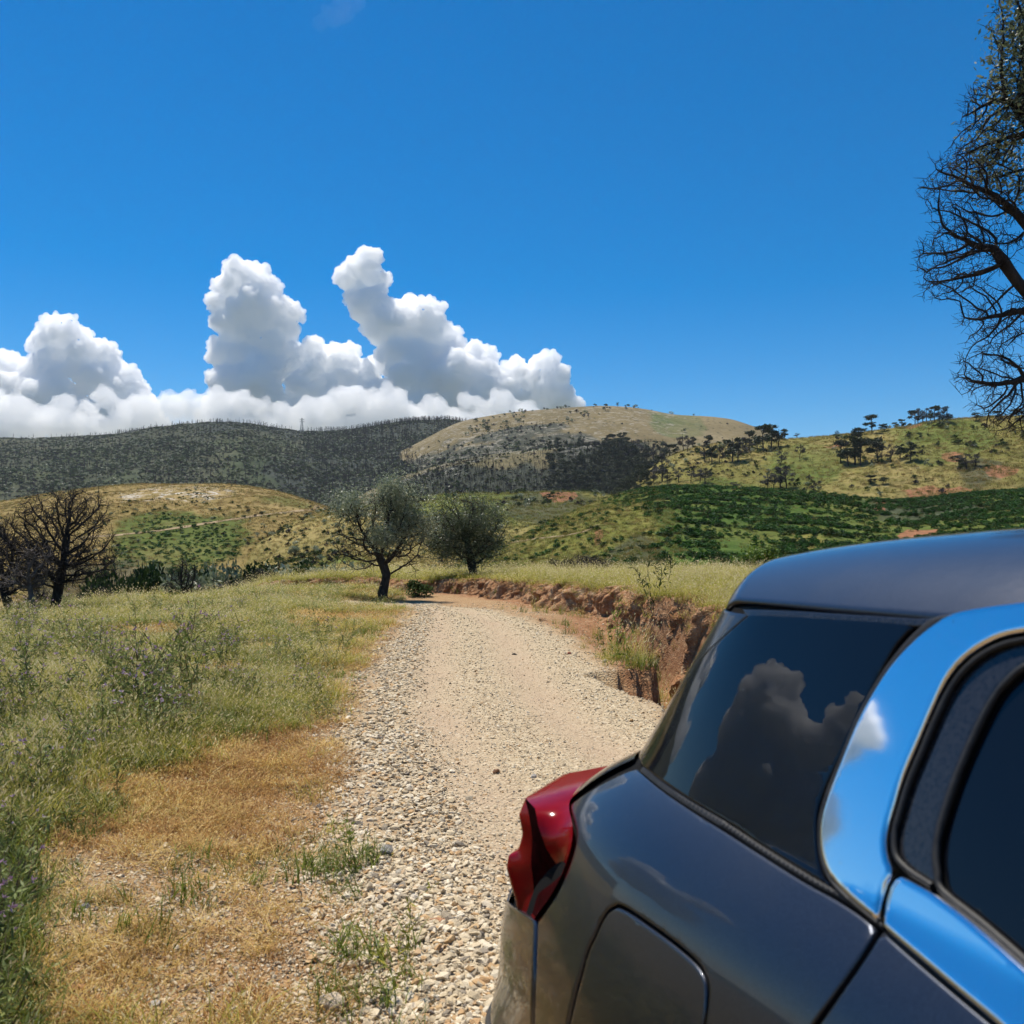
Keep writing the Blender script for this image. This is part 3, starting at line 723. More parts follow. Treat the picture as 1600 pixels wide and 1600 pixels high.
def panel(name, outline, mat, off=0.0, edge=.0035, skirt=.014, holes=(), step=.012, grid=.02, mirror=True, parent=None, parent_m=None, both=True):
    """a pressed panel: an outline in (q, z) filled, laid on the body surface, with rolled edges"""
    loops = [resample(np.array(outline, float), step)] + [resample(np.array(h, float), step) for h in holes]
    A = loops[0]
    ar = .5 * np.sum(A[:, 0] * np.roll(A[:, 1], -1) - np.roll(A[:, 0], -1) * A[:, 1])
    if ar < 0: loops[0] = A = A[::-1]
    for i in range(1, len(loops)):
        h = loops[i]; ah = .5 * np.sum(h[:, 0] * np.roll(h[:, 1], -1) - np.roll(h[:, 0], -1) * h[:, 1])
        if ah > 0: loops[i] = h[::-1]
    verts = []; edges = []
    for lp in loops:
        o0 = len(verts); verts += [tuple(p) for p in lp]; edges += [(o0 + i, o0 + (i + 1) % len(lp)) for i in range(len(lp))]
    allb = loops
    def dist(P): return np.min([dist_poly(lp, P) for lp in allb], axis=0)
    def ins(P):
        r = inside(loops[0], P)
        for lp in loops[1:]: r &= ~inside(lp, P)
        return r
    extra = []
    for lp in loops:                                              # rings that carry the rolled edge
        d = np.roll(lp, -1, 0) - np.roll(lp, 1, 0); nrm = np.stack([-d[:, 1], d[:, 0]], -1); nrm /= np.linalg.norm(nrm, axis=1)[:, None] + 1e-12
        for f in (.35, 1.0, 1.8):
            c = lp + nrm * edge * f; dd = dist(c); extra.append(c[(dd > edge * f * .8) & ins(c)])
    lo = A.min(0); hi = A.max(0)
    gx, gyy = np.meshgrid(np.arange(lo[0], hi[0], grid), np.arange(lo[1], hi[1], grid))
    G = np.stack([gx.ravel(), gyy.ravel()], -1); G = G[ins(G)]
    if len(G): G = G[dist(G) > max(edge * 2.2, grid * .4)]; extra.append(G)
    pts = np.vstack([np.array(verts)] + [e for e in extra if len(e)])
    r = geometry.delaunay_2d_cdt([Vector((float(a), float(c))) for a, c in pts], edges, [], 0, 1e-7)
    P2 = np.array([tuple(v) for v in r[0]]); T = np.array([f for f in r[2] if len(f) == 3], np.int32)
    cen = P2[T].mean(1); T = T[ins(cen)]
    a = P2[T]; cr = (a[:, 1, 0] - a[:, 0, 0]) * (a[:, 2, 1] - a[:, 0, 1]) - (a[:, 1, 1] - a[:, 0, 1]) * (a[:, 2, 0] - a[:, 0, 0])
    T[cr < 0] = T[cr < 0][:, ::-1]
    db = dist(P2); u = np.clip(1 - db / edge, 0, 1); offv = off - edge * (1 - np.sqrt(np.clip(1 - u * u, 0, 1)))
    ed = {}
    for tri in T:
        for i in range(3):
            e = (int(tri[i]), int(tri[(i + 1) % 3])); ed[e] = ed.get(e, 0) + 1
    be = [e for e in ed if (e[1], e[0]) not in ed]
    res = []
    for mir in ((False, True) if (mirror and both) else (False,)):
        N = sn(P2[:, 0], P2[:, 1], mir); Pw = side(P2[:, 0], P2[:, 1], mir) + N * offv[:, None]
        bi = sorted({i for e in be for i in e}); mp = {i: len(Pw) + k for k, i in enumerate(bi)}
        low = side(P2[bi, 0], P2[bi, 1], mir) + N[bi] * (off - skirt)
        Fs = np.array([(e[0], mp[e[0]], mp[e[1]], e[1]) for e in be], np.int32)
        Tm = T
        # outward winding
        t0 = Pw[T[0]]; fl = np.dot(np.cross(t0[1] - t0[0], t0[2] - t0[0]), N[T[0][0]]) < 0
        if fl: Tm = T[:, ::-1]; 
        else: Fs = Fs
        me = mesh_np(name, np.vstack([Pw, low]), [Tm, Fs if not fl else Fs[:, ::-1]], mat)
        # true surface normals away from the rolled edge
        o = cpart(name, me, parent if not mir else parent_m); res.append(o)
    return res

def tube(name, P3, rad, mat, parent=None, sides=6, closed=False):
    P3 = np.array(P3, float); n = len(P3); d = np.gradient(P3, axis=0); d /= np.linalg.norm(d, axis=1)[:, None] + 1e-12
    up = np.array([0, 0, 1.]); a = np.cross(d, up); a /= np.linalg.norm(a, axis=1)[:, None] + 1e-9; c = np.cross(d, a)
    th = np.linspace(0, 2 * np.pi, sides, endpoint=False)
    Vt = P3[:, None] + rad * (np.cos(th)[None, :, None] * a[:, None] + np.sin(th)[None, :, None] * c[:, None])
    f = []
    for i in range(n - 1):
        for j in range(sides): f.append((i * sides + j, i * sides + (j + 1) % sides, (i + 1) * sides + (j + 1) % sides, (i + 1) * sides + j))
    return cpart(name, mesh_np(name, Vt.reshape(-1, 3), np.array(f), mat), parent)

# ---- materials
b = NB('dark_grey_paint')
p = b.coords('Object')
fl = b.voro(2600, vec=p, out='Color'); sf_ = b.n('ShaderNodeSeparateColor'); b.link(fl, sf_.inputs[0])
base = b.ramp(sf_.outputs[0], [(0, (.028, .032, .042)), (.7, (.042, .047, .060)), (1, (.11, .12, .145))])
dust = b.math('MULTIPLY', b.ramp(b.noise(3.5, 5, .6, vec=p), [(.45, 0.0), (.8, .22)]), b.ramp(b.noise(180, 2, .6, vec=p), [(.45, .4), (.65, 1.0)]))
sep = b.n('ShaderNodeSeparateXYZ'); b.link(b.n('ShaderNodeNewGeometry').outputs['Position'], sep.inputs[0])
low = b.math('MULTIPLY', b.ramp(sep.outputs['Z'], [(.30, .45), (.66, 0.0)]), b.ramp(b.noise(220, 3, .65, vec=p), [(.4, .25), (.7, 1.0)]))
dirt = b.math('MAXIMUM', dust, low)
spk = b.ramp(b.voro(38, vec=p, rnd=1.0), [(.05, 1.0), (.075, 0.0)])
spk = b.math('MULTIPLY', spk, b.ramp(b.noise(4, 2, vec=p), [(.5, 0.0), (.6, .8)]))
col = b.mix(dirt, base, (.11, .085, .055)); col = b.mix(spk, col, (.03, .028, .025))
d = b.bsdf(col, b.math('ADD', b.math('MULTIPLY', dirt, .3), .36), .5)
d.inputs['Metallic'].default_value = .9; d.inputs['Coat Weight'].default_value = .85; d.inputs['Coat IOR'].default_value = 1.42
b.link(b.math('ADD', b.math('MULTIPLY', dirt, .45), .025), d.inputs['Coat Roughness'])
PAINT = b.m
b = NB('bright_trim'); p = b.coords()
spk = b.math('MULTIPLY', b.ramp(b.voro(34, vec=p), [(.055, 1.0), (.085, 0.0)]), b.ramp(b.noise(5, 2, vec=p), [(.45, 0.0), (.6, .7)]))
d = b.bsdf(b.mix(spk, (.92, .93, .95), (.35, .34, .33)), b.math('ADD', b.math('MULTIPLY', spk, .4), .045), .5); d.inputs['Metallic'].default_value = 1.0
CHROME = b.m
b = NB('privacy_glass'); p = b.coords()
spk = b.math('MULTIPLY', b.ramp(b.voro(30, vec=p), [(.05, 1.0), (.075, 0.0)]), b.ramp(b.noise(5, 2, vec=p), [(.55, 0.0), (.65, 1.0)]))
film = b.ramp(b.noise(4, 5, .65, vec=p), [(.4, .004), (.75, .02)])
d = b.bsdf(b.mix(spk, (.004, .005, .008), (.05, .048, .045)), b.math('ADD', b.math('MULTIPLY', spk, .5), film), .5); d.inputs['IOR'].default_value = 1.40
GLASS = b.m
b = NB('gloss_black_trim'); p = b.coords(); n_ = b.noise(150, 3, vec=p); d = b.bsdf(b.ramp(n_, [(.3, (.012, .013, .016)), (.75, (.03, .03, .033))]), b.ramp(b.noise(6, 4, vec=p), [(.3, .06), (.8, .25)]), .5); GLOSS = b.m
b = NB('black_rubber'); p = b.coords(); n_ = b.noise(90, 4, vec=p); b.bsdf(b.ramp(n_, [(.3, (.010, .010, .011)), (.8, (.028, .027, .026))]), .55, .35, b.bump(n_, .2, .001)); RUBBER = b.m
b = NB('dark_cladding'); p = b.coords(); n_ = b.noise(300, 3, vec=p); b.bsdf(b.ramp(b.noise(8, 5, vec=p), [(.3, (.020, .019, .018)), (.8, (.07, .06, .045))]), .7, .3, b.bump(n_, .3, .001)); CLAD = b.m
b = NB('inner_shell'); p = b.coords(); n_ = b.noise(20, 2, vec=p); b.bsdf(b.ramp(n_, [(0, (.004, .004, .004)), (1, (.008, .008, .008))]), .9, .1); SHELL = b.m
b = NB('red_lens'); p = b.coords()
n_ = b.noise(40, 3, vec=p); c_ = b.ramp(n_, [(.3, (.22, .003, .008)), (.8, (.30, .006, .006))])
pr = b.n('ShaderNodeBsdfPrincipled'); b.link(c_, pr.inputs['Base Color']); pr.inputs['Roughness'].default_value = .14; pr.inputs['Specular IOR Level'].default_value = .35
tr = b.n('ShaderNodeBsdfTranslucent'); tr.inputs['Color'].default_value = (.60, .015, .008, 1)
mx = b.n('ShaderNodeMixShader'); mx.inputs[0].default_value = .3; b.link(pr.outputs[0], mx.inputs[1]); b.link(tr.outputs[0], mx.inputs[2]); b.link(mx.outputs[0], b.out.inputs['Surface'])
LENS = b.m
b = NB('red_lens_shaded'); p = b.coords(); n_ = b.noise(60, 3, vec=p)  # near-black copy of the red lens: shade on these facets put into colour
d = b.bsdf(b.ramp(n_, [(.3, (.010, .001, .001)), (.8, (.028, .001, .002))]), .95, .02); LENS_SHADED = b.m

# ---- outlines read off the car (photograph positions brought onto the body surface)
def PQ(pts, n=8): return px2qz(smooth_poly(pts, n))
g_top = [(1428, 976), (1380, 971), (1300, 966), (1230, 962), (1172, 960)]
g_div = [(1172, 960), (1128, 998), (1092, 1034), (1063, 1078), (1040, 1118), (1022, 1150), (1008, 1178), (1001, 1192)]
g_bot = [(1004, 1197), (1037, 1223), (1084, 1254), (1137, 1285), (1200, 1326), (1262, 1364), (1304, 1389)]
g_rgt = [(1304, 1389), (1290, 1372), (1280, 1347), (1276, 1303), (1277, 1269), (1287, 1235), (1314, 1179), (1351, 1098), (1394, 1017), (1416, 990), (1428, 976)]
glass_q = np.vstack([PQ(g_top), PQ(g_div), PQ(g_bot), PQ(g_rgt)])
c_out = [(1660, 934), (1600, 943), (1545, 950), (1496, 960), (1460, 980), (1428, 1007), (1397, 1041), (1371, 1080), (1345, 1128), (1323, 1181), (1301, 1238), (1288, 1281), (1286, 1316), (1291, 1346), (1302, 1372), (1318, 1392), (1344, 1416), (1374, 1440)]
c_end = [(1374, 1440), (1378, 1421), (1387, 1386), (1400, 1362)]
c_in = [(1400, 1362), (1392, 1345), (1388, 1320), (1391, 1292), (1397, 1272), (1412, 1222), (1434, 1169), (1456, 1117), (1477, 1073), (1499, 1042), (1530, 1016), (1565, 998), (1600, 990), (1660, 982)]
chrome_q = np.vstack([PQ(c_out), PQ(c_end), PQ(c_in)])
d_end = [(1384, 1452), (1388, 1424), (1396, 1390), (1410, 1368)]
d_up = [(1410, 1368), (1440, 1384), (1469, 1401), (1530, 1447), (1600, 1508), (1690, 1588)]
d_lo = [(1690, 1716), (1620, 1654), (1556, 1597), (1495, 1546), (1434, 1494), (1384, 1452)]
sill_q = np.vstack([PQ(d_end), PQ(d_up), PQ(d_lo)])
# door window frame and pane
f_out = [(1660, 990), (1604, 998), (1569, 1006), (1536, 1022), (1506, 1047), (1484, 1077), (1463, 1120), (1441, 1172), (1419, 1225), (1404, 1274), (1398, 1296), (1397, 1322), (1402, 1342), (1422, 1362), (1456, 1384)]
f_in = [(1464, 1389), (1456, 1362), (1454, 1330), (1460, 1290), (1482, 1222), (1508, 1158), (1539, 1094), (1565, 1060), (1600, 1033), (1660, 1012)]
frame_q = np.vstack([PQ(f_out), PQ(f_in)])
w_in = [(1672, 1020), (1606, 1040), (1572, 1066), (1547, 1098), (1516, 1161), (1490, 1225), (1468, 1292), (1462, 1330), (1464, 1362), (1472, 1394)]
w_lo = [(1472, 1394), (1534, 1441), (1604, 1502), (1690, 1578)]
pane_q = np.vstack([PQ(w_in), PQ(w_lo)])
# forward of the picture the window line runs on at the same height
def lastqz(p): return px2qz([p])[0]
fq = -.02
e1 = lastqz((1660, 1012)); e2 = lastqz((1690, 1578))
pane_q = np.vstack([pane_q, [[fq, 1.035], [fq, 1.415]], [[.3, 1.425]]])
qa = lastqz((1660, 934)); qb = lastqz((1660, 982))
rail_q = np.array([qa, (.3, 1.466), (-.1, 1.468), (-.1, 1.43), (.3, 1.432), qb])
# quarter panel
k_bel = [(998, 1205), (1035, 1235), (1082, 1267), (1135, 1300), (1197, 1340), (1259, 1379), (1308, 1406), (1343, 1429), (1368, 1450)]
k_door = [(1370, 1448), (1358, 1470), (1334, 1507), (1304, 1550), (1269, 1600), (1245, 1640)]
lamp_edge = [(891, 1258), (892, 1269), (899, 1290), (901, 1311), (895, 1337), (882, 1372), (866, 1403), (845, 1434)]
seam = [(840, 1440), (838, 1500), (836, 1560), (835, 1605)]
flap = [(965, 1412), (981, 1419), (1012, 1440), (1052, 1469), (1086, 1498), (1101, 1518), (1107, 1537), (1107, 1561), (1102, 1600), (1088, 1660), (1060, 1684), (1000, 1672), (930, 1650), (892, 1628), (886, 1600), (889, 1585), (898, 1547), (906, 1520), (916, 1484), (927, 1461), (937, 1438), (950, 1419), (965, 1412)]
flap_q = PQ(flap, 5)[:-1]
WS, WZ, WR = 1.28, .31, .36                                        # rear wheel and its arch
kd = PQ(k_door); ks = PQ(seam); kl = PQ(lamp_edge); kb = PQ(k_bel)
th = np.linspace(R(20), R(160), 40)
arch = np.stack([WS + WR * np.cos(th), WZ + WR * np.sin(th)], -1)[::-1]
door_q0 = kd[-1]
quarter_q = np.vstack([kb, kd, [[door_q0[0] + .005, .80], [.985, .72], [.91, .54], [.92, .44]], arch, [[ks[-1][0], .40]], ks[::-1], kl[::-1], [[kb[0][0] + .03, kb[0][1] + .0]]])
def shrink(poly, d):
    poly = resample(np.array(poly), .01); e = np.roll(poly, -1, 0) - np.roll(poly, 1, 0); nn = np.stack([-e[:, 1], e[:, 0]], -1); nn /= np.linalg.norm(nn, axis=1)[:, None] + 1e-9
    ar = .5 * np.sum(poly[:, 0] * np.roll(poly[:, 1], -1) - np.roll(poly[:, 0], -1) * poly[:, 1])
    return poly + nn * (d if ar > 0 else -d)
panel('quarter_panel', quarter_q, PAINT, 0.0, .003, holes=[flap_q], grid=.016)
panel('fuel_flap', shrink(flap_q, .006), PAINT, .0006, .003, grid=.016)
GL = panel('rear_side_glass', glass_q, GLASS, .001, .003, grid=.016)
panel('silver_trim', chrome_q, CHROME, .008, .005, .018, grid=.012)
panel('roof_trim', rail_q, CHROME, .010, .011, .016)
# black rubber around them
rub = np.vstack([PQ([(1004, 1196), (1037, 1222), (1084, 1253), (1137, 1284), (1200, 1325), (1262, 1363), (1304, 1388), (1345, 1414), (1381, 1444)]), PQ([(1372, 1450), (1345, 1425), (1310, 1402), (1262, 1377), (1200, 1339), (1137, 1298), (1084, 1266), (1037, 1235), (998, 1204)])])
panel('window_seal', rub, RUBBER, -.001, .002, .012)
rub2 = np.vstack([PQ(c_out[3:]), PQ([(1370, 1446), (1340, 1421), (1312, 1397), (1295, 1376), (1284, 1347), (1280, 1316), (1281, 1279), (1293, 1236), (1317, 1178), (1338, 1125), (1364, 1077), (1389, 1038), (1420, 1000), (1450, 972), (1470, 963)])])
panel('trim_seal', rub2, RUBBER, .004, .003, .014, step=.006)
topseal = np.vstack([PQ([(1160, 952), (1230, 954), (1300, 958), (1380, 963), (1440, 966), (1480, 962)]), PQ([(1462, 974), (1432, 979), (1380, 974), (1300, 969), (1230, 965), (1166, 963)])])
panel('top_seal', topseal, GLOSS, .0005, .002, .02, step=.006)
# the blade between side glass and tailgate
div = PQ(g_div)
blade = np.vstack([div + [.004, 0], [[2.02, div[-1][1] + .0], [2.02, 1.10], [2.02, 1.30], [2.02, div[0][1]]]])
panel('pillar_blade', blade, GLOSS, .0, .004)
# tailgate, its window and the bumper wrap round the back
TG = [cpart('tailgate', mesh_np('tailgate', side(*[a.ravel() for a in np.meshgrid(np.linspace(1.9, 2.65, 40), np.linspace(.66, 1.085, 24), indexing='ij')]) , grid_faces(40, 24), PAINT))]
qq, zz = [a.ravel() for a in np.meshgrid(np.linspace(1.9, 2.65, 40), np.linspace(.66, 1.085, 24), indexing='ij')]
TG.append(cpart('tailgate', mesh_np('tailgate', side(qq, zz, True), grid_faces(40, 24), PAINT)))
qq, zz = [a.ravel() for a in np.meshgrid(np.linspace(2.02, 2.65, 40), np.linspace(1.09, 1.46, 16), indexing='ij')]
RW = cpart('rear_window', mesh_np('rear_window', np.vstack([side(qq, zz), side(qq, zz, True)]), [grid_faces(40, 16), grid_faces(40, 16, 640)], GLASS))
bl = ks[0]
bump_q = np.vstack([ks + [.005, 0], [[ks[-1][0] + .02, .22], [2.2, .19], [2.65, .19], [2.65, .70], [2.2, .70], [2.0, .70], [1.93, .66]]])
panel('bumper', bump_q, PAINT, .003, .005, grid=.02)
lowb = np.array([(1.86, .18), (2.65, .16), (2.65, .33), (2.1, .33), (1.86, .36)])
panel('bumper_skirt', lowb, CLAD, .012, .006)
# doors
gap = .0095
dq = kd - [gap, 0]
door_top = PQ([(1384, 1460), (1434, 1504), (1495, 1556), (1556, 1607), (1620, 1664), (1690, 1726)])
rear_door_q = np.vstack([dq[::-1], door_top, [[fq, 1.005], [fq, .36], [.88, .36], [.905, .54], [.98, .72], [door_q0[0], .80]]])
RD = panel('rear_door', rear_door_q, PAINT, 0, .003)
for o_, m_ in zip(RD, (0, 1)): pass
sillp = np.vstack([sill_q])
panel('door_sill_trim', sillp, CHROME, .008, .005, .018, grid=.010)
rub3 = np.vstack([PQ([(1384, 1452), (1434, 1494), (1495, 1546), (1556, 1597), (1620, 1654), (1690, 1716)]), PQ([(1690, 1724), (1620, 1662), (1556, 1605), (1495, 1554), (1434, 1502), (1382, 1459)])])
panel('door_seal', rub3, RUBBER, -.004, .002, .012, step=.006)
panel('window_frame', frame_q, GLOSS, -.006, .004, .012, grid=.012)
panel('door_window', pane_q, GLASS, -.012, .003, .01)
wl = PQ([(1672, 1016), (1603, 1036), (1568, 1063), (1543, 1096), (1512, 1159), (1486, 1223), (1464, 1291), (1458, 1330), (1460, 1362), (1468, 1391), (1532, 1443), (1602, 1504), (1690, 1582)])
tube('window_rubber', side(wl[:, 0], wl[:, 1]) + sn(wl[:, 0], wl[:, 1]) * -.006, .005, RUBBER)
wl = PQ(f_out)
tube('window_rubber', side(wl[:, 0], wl[:, 1]) + sn(wl[:, 0], wl[:, 1]) * -.001, .0045, RUBBER)
# front half (beside and behind the viewer)
panel('front_door', np.array([(-.03, 1.005), (-.03, .36), (-.95, .36), (-1.02, .60), (-1.02, .97), (-.95, .985)]), PAINT, 0, .003)
panel('front_door_window', np.array([(-.03, 1.03), (-.9, 1.0), (-.55, 1.28), (-.30, 1.42), (-.03, 1.43)]), GLASS, -.008, .003)
panel('window_pillar', np.array([(-.025, 1.03), (.0, 1.03), (.0, 1.42), (-.025, 1.42)]), GLOSS, -.002, .002)
WSF = -1.24
archf = np.stack([WSF + .36 * np.cos(th), WZ + .36 * np.sin(th)], -1)[::-1]
panel('front_fender', np.vstack([[[-1.03, .97], [-1.03, .60], [-.96, .40]], archf[::-1], [[-1.62, .40], [-1.75, .62], [-1.80, .80], [-1.5, .93]]]), PAINT, 0, .003)
panel('front_bumper', np.array([(-1.62, .36), (-1.76, .62), (-1.82, .80), (-2.35, .80), (-2.35, .2), (-1.7, .2)]), PAINT, .002, .004)
panel('sill_cladding', np.array([(.88, .34), (-.93, .34), (-.93, .20), (.90, .20)]), CLAD, .004, .006)

# inner shell keeps light out of the gaps
qq, zz = np.meshgrid(np.linspace(-1.0, 2.65, 150), np.linspace(.42, 1.44, 60), indexing='ij')
m_ = (np.hypot(qq - WS, zz - WZ) > WR - .01)
Vs = side(qq.ravel(), zz.ravel()) - sn(qq.ravel(), zz.ravel()) * .013; Vm = side(qq.ravel(), zz.ravel(), True) - sn(qq.ravel(), zz.ravel(), True) * .013
gf = grid_faces(150, 60); fk = m_.ravel()[gf].all(1) & ~((zz.ravel()[gf].mean(1) > 1.0) & (qq.ravel()[gf].mean(1) < -1.0 + (zz.ravel()[gf].mean(1) - 1.0) * 1.7))
cpart('inner_shell', mesh_np('inner_shell', np.vstack([Vs, Vm]), [gf[fk], gf[fk] + len(Vs)], SHELL))

# ---- roof with its rear spoiler lip
def roof_pt(s, n):
    """n = 0 at the near gutter, 1 at the centre line"""
    ze = np.interp(s, [-.75, -.4, 0, .6, 1.07, 1.65, 1.9], [1.38, 1.455, 1.482, 1.478, 1.458, 1.453, 1.45])
    zt = nat([-.75, -.3, .2, .6, 1.0, 1.3, 1.6, 1.75, 1.9], [1.47, 1.555, 1.597, 1.604, 1.600, 1.590, 1.572, 1.556, 1.532], s)
    te = .965 + .012 * np.clip((s - 1.2) / .6, 0, 1)
    g = 1 - (1 - n) ** 4.6
    lip = .028 * (1 - sstep(0, .05, n))
    return te + (TC - te) * n, ze + (zt - ze) * g
def make_roof():
    nn = np.concatenate([np.linspace(0, .12, 16), np.linspace(.14, .5, 18), np.linspace(.55, 1, 12)])
    ss = np.concatenate([np.linspace(-.75, 1.3, 60), np.linspace(1.32, 1.9, 50)])
    rows = []
    for s0 in ss:
        f = (s0 + .75) / 2.65
        send = 1.672 + .20 * (1 - (1 - nn) ** 3.0)                      # rear edge, drawn forward at the corners
        s_ = -.75 + (send + .75) * f
        t_, z_ = roof_pt(s_, nn)
        # roll the last centimetres of the rear edge down
        d = send - s_; z_ = z_ - .016 * np.clip(1 - d / .05, 0, 1) ** 2
        rows.append(np.stack([s_, t_, z_], -1))
    G = np.array(rows)
    # rounded gutter edge: tuck two rows under
    e0 = G[:, :1].copy(); e1 = G[:, :1].copy(); e2 = G[:, :1].copy()
    e0[..., 1] -= .002; e0[..., 2] -= .006; e1[..., 1] += .004; e1[..., 2] -= .013; e2[..., 1] += .05; e2[..., 2] -= .013
    G = np.concatenate([e2, e1, e0, G], 1)
    # rear edge thickness
    l1 = G[-1:].copy(); l1[..., 0] += .003; l1[..., 2] -= .010
    l2 = G[-1:].copy(); l2[..., 0] -= .004; l2[..., 2] -= .020
    l3 = G[-1:].copy(); l3[..., 0] -= .10; l3[..., 2] -= .028
    G = np.concatenate([G, l1, l2, l3], 0)
    nu, nv = G.shape[:2]
    Gm = G.copy(); Gm[..., 1] = 2 * TC - Gm[..., 1]
    A = st2w(G[..., 0], G[..., 1], G[..., 2]).reshape(-1, 3); Bm = st2w(Gm[..., 0], Gm[..., 1], Gm[..., 2]).reshape(-1, 3)
    f = grid_faces(nu, nv)
    me = mesh_np('roof', np.vstack([A, Bm]), [f, f[:, ::-1] + len(A)], PAINT)
    ro = cpart('roof', me)
    # black line under the lip
    P = st2w(G[3:-3, 1, 0], G[3:-3, 1, 1] + .012, G[3:-3, 1, 2] - .006)
    tube('roof_seal', P, .007, RUBBER, ro)
    E = G[-3, 3:]; tube('spoiler_edge', st2w(E[:, 0] + .0, E[:, 1], E[:, 2] - .013), .007, GLOSS, ro)
make_roof()
# windscreen and bonnet
def patch(name, corners, mat, bow=.06, n=20):
    c = np.array(corners, float); u, v = np.meshgrid(np.linspace(0, 1, n), np.linspace(0, 1, n), indexing='ij')
    P = ((1 - u) * (1 - v))[..., None] * c[0] + (u * (1 - v))[..., None] * c[1] + (u * v)[..., None] * c[2] + ((1 - u) * v)[..., None] * c[3]
    P[..., 2] += bow * np.sin(np.pi * v) * .5; P[..., 0] -= bow * np.sin(np.pi * v)
    return cpart(name, mesh_np(name, st2w(P[..., 0], P[..., 1], P[..., 2]).reshape(-1, 3), grid_faces(n, n), mat))
patch('windscreen', [(-1.12, .86, 1.0), (-.74, .97, 1.39), (-.74, 2 * TC - .97, 1.39), (-1.12, 2 * TC - .86, 1.0)], GLASS)
patch('bonnet', [(-1.84, .95, .80), (-1.10, .80, .985), (-1.10, 2 * TC - .80, .985), (-1.84, 2 * TC - .95, .80)], PAINT, .05)
# wheels
def wheel(s, t, flip):
    n = 40; th = np.linspace(0, 2 * np.pi, n, endpoint=False)
    def ring(prof, mat, name, par):
        V_ = []; sg = -1 if not flip else 1
        for (r, d) in prof: V_.append(st2w(s + r * np.cos(th), np.full(n, t + sg * d), WZ + r * np.sin(th)))
        V_ = np.concatenate(V_); f = []
        for i in range(len(prof) - 1):
            for j in range(n): f.append((i * n + j, i * n + (j + 1) % n, (i + 1) * n + (j + 1) % n, (i + 1) * n + j))
        return cpart(name, mesh_np(name, V_, np.array(f), mat), par)
    ty = ring([(.20, -.10), (.27, -.11), (.305, -.09), (.31, 0), (.305, .09), (.27, .11), (.215, .105)], RUBBER, 'wheel', CAR)
    rm_ = ring([(.215, .10), (.20, .08), (.19, .05), (.0, .055)], CHROME, 'rim', ty)
    # five double spokes
    bm = bmesh.new(); sg = -1 if not flip else 1
    for k in range(5):
        for dd in (-.12, .12):
            a = 2 * math.pi * k / 5 + dd
            c0 = []
            for (r, wdt) in ((.03, .016), (.205, .012)):
                for sgn in (-1, 1):
                    for dz_ in (.06, .085): c0.append(st2w(np.array([s + r * math.cos(a) - sgn * wdt * math.sin(a)]), np.array([t + sg * dz_]), np.array([WZ + r * math.sin(a) + sgn * wdt * math.cos(a)]))[0])
            vs = [bm.verts.new(v) for v in c0]
            for f in ((0, 1, 3, 2), (4, 6, 7, 5), (0, 4, 5, 1), (2, 3, 7, 6), (1, 5, 7, 3), (0, 2, 6, 4)): bm.faces.new([vs[i] for i in f])
    me = bpy.data.meshes.new('spokes'); bm.to_mesh(me); bm.free(); me.materials.append(CHROME); cpart('spokes', me, ty)
for s_ in (WS, WSF):
    wheel(s_, .80, False); wheel(s_, 2 * TC - .80, True)
# underbody
bm = bmesh.new()
c0 = [st2w(np.array([a]), np.array([t_]), np.array([z_]))[0] for a in (-1.6, 2.35) for t_ in (.95, 2 * TC - .95) for z_ in (.22, .55)]
vs = [bm.verts.new(v) for v in c0]
for f in ((0, 1, 3, 2), (4, 6, 7, 5), (0, 4, 5, 1), (2, 3, 7, 6), (1, 5, 7, 3), (0, 2, 6, 4)): bm.faces.new([vs[i] for i in f])
me = bpy.data.meshes.new('underbody'); bm.to_mesh(me); bm.free(); me.materials.append(CLAD); cpart('underbody', me)

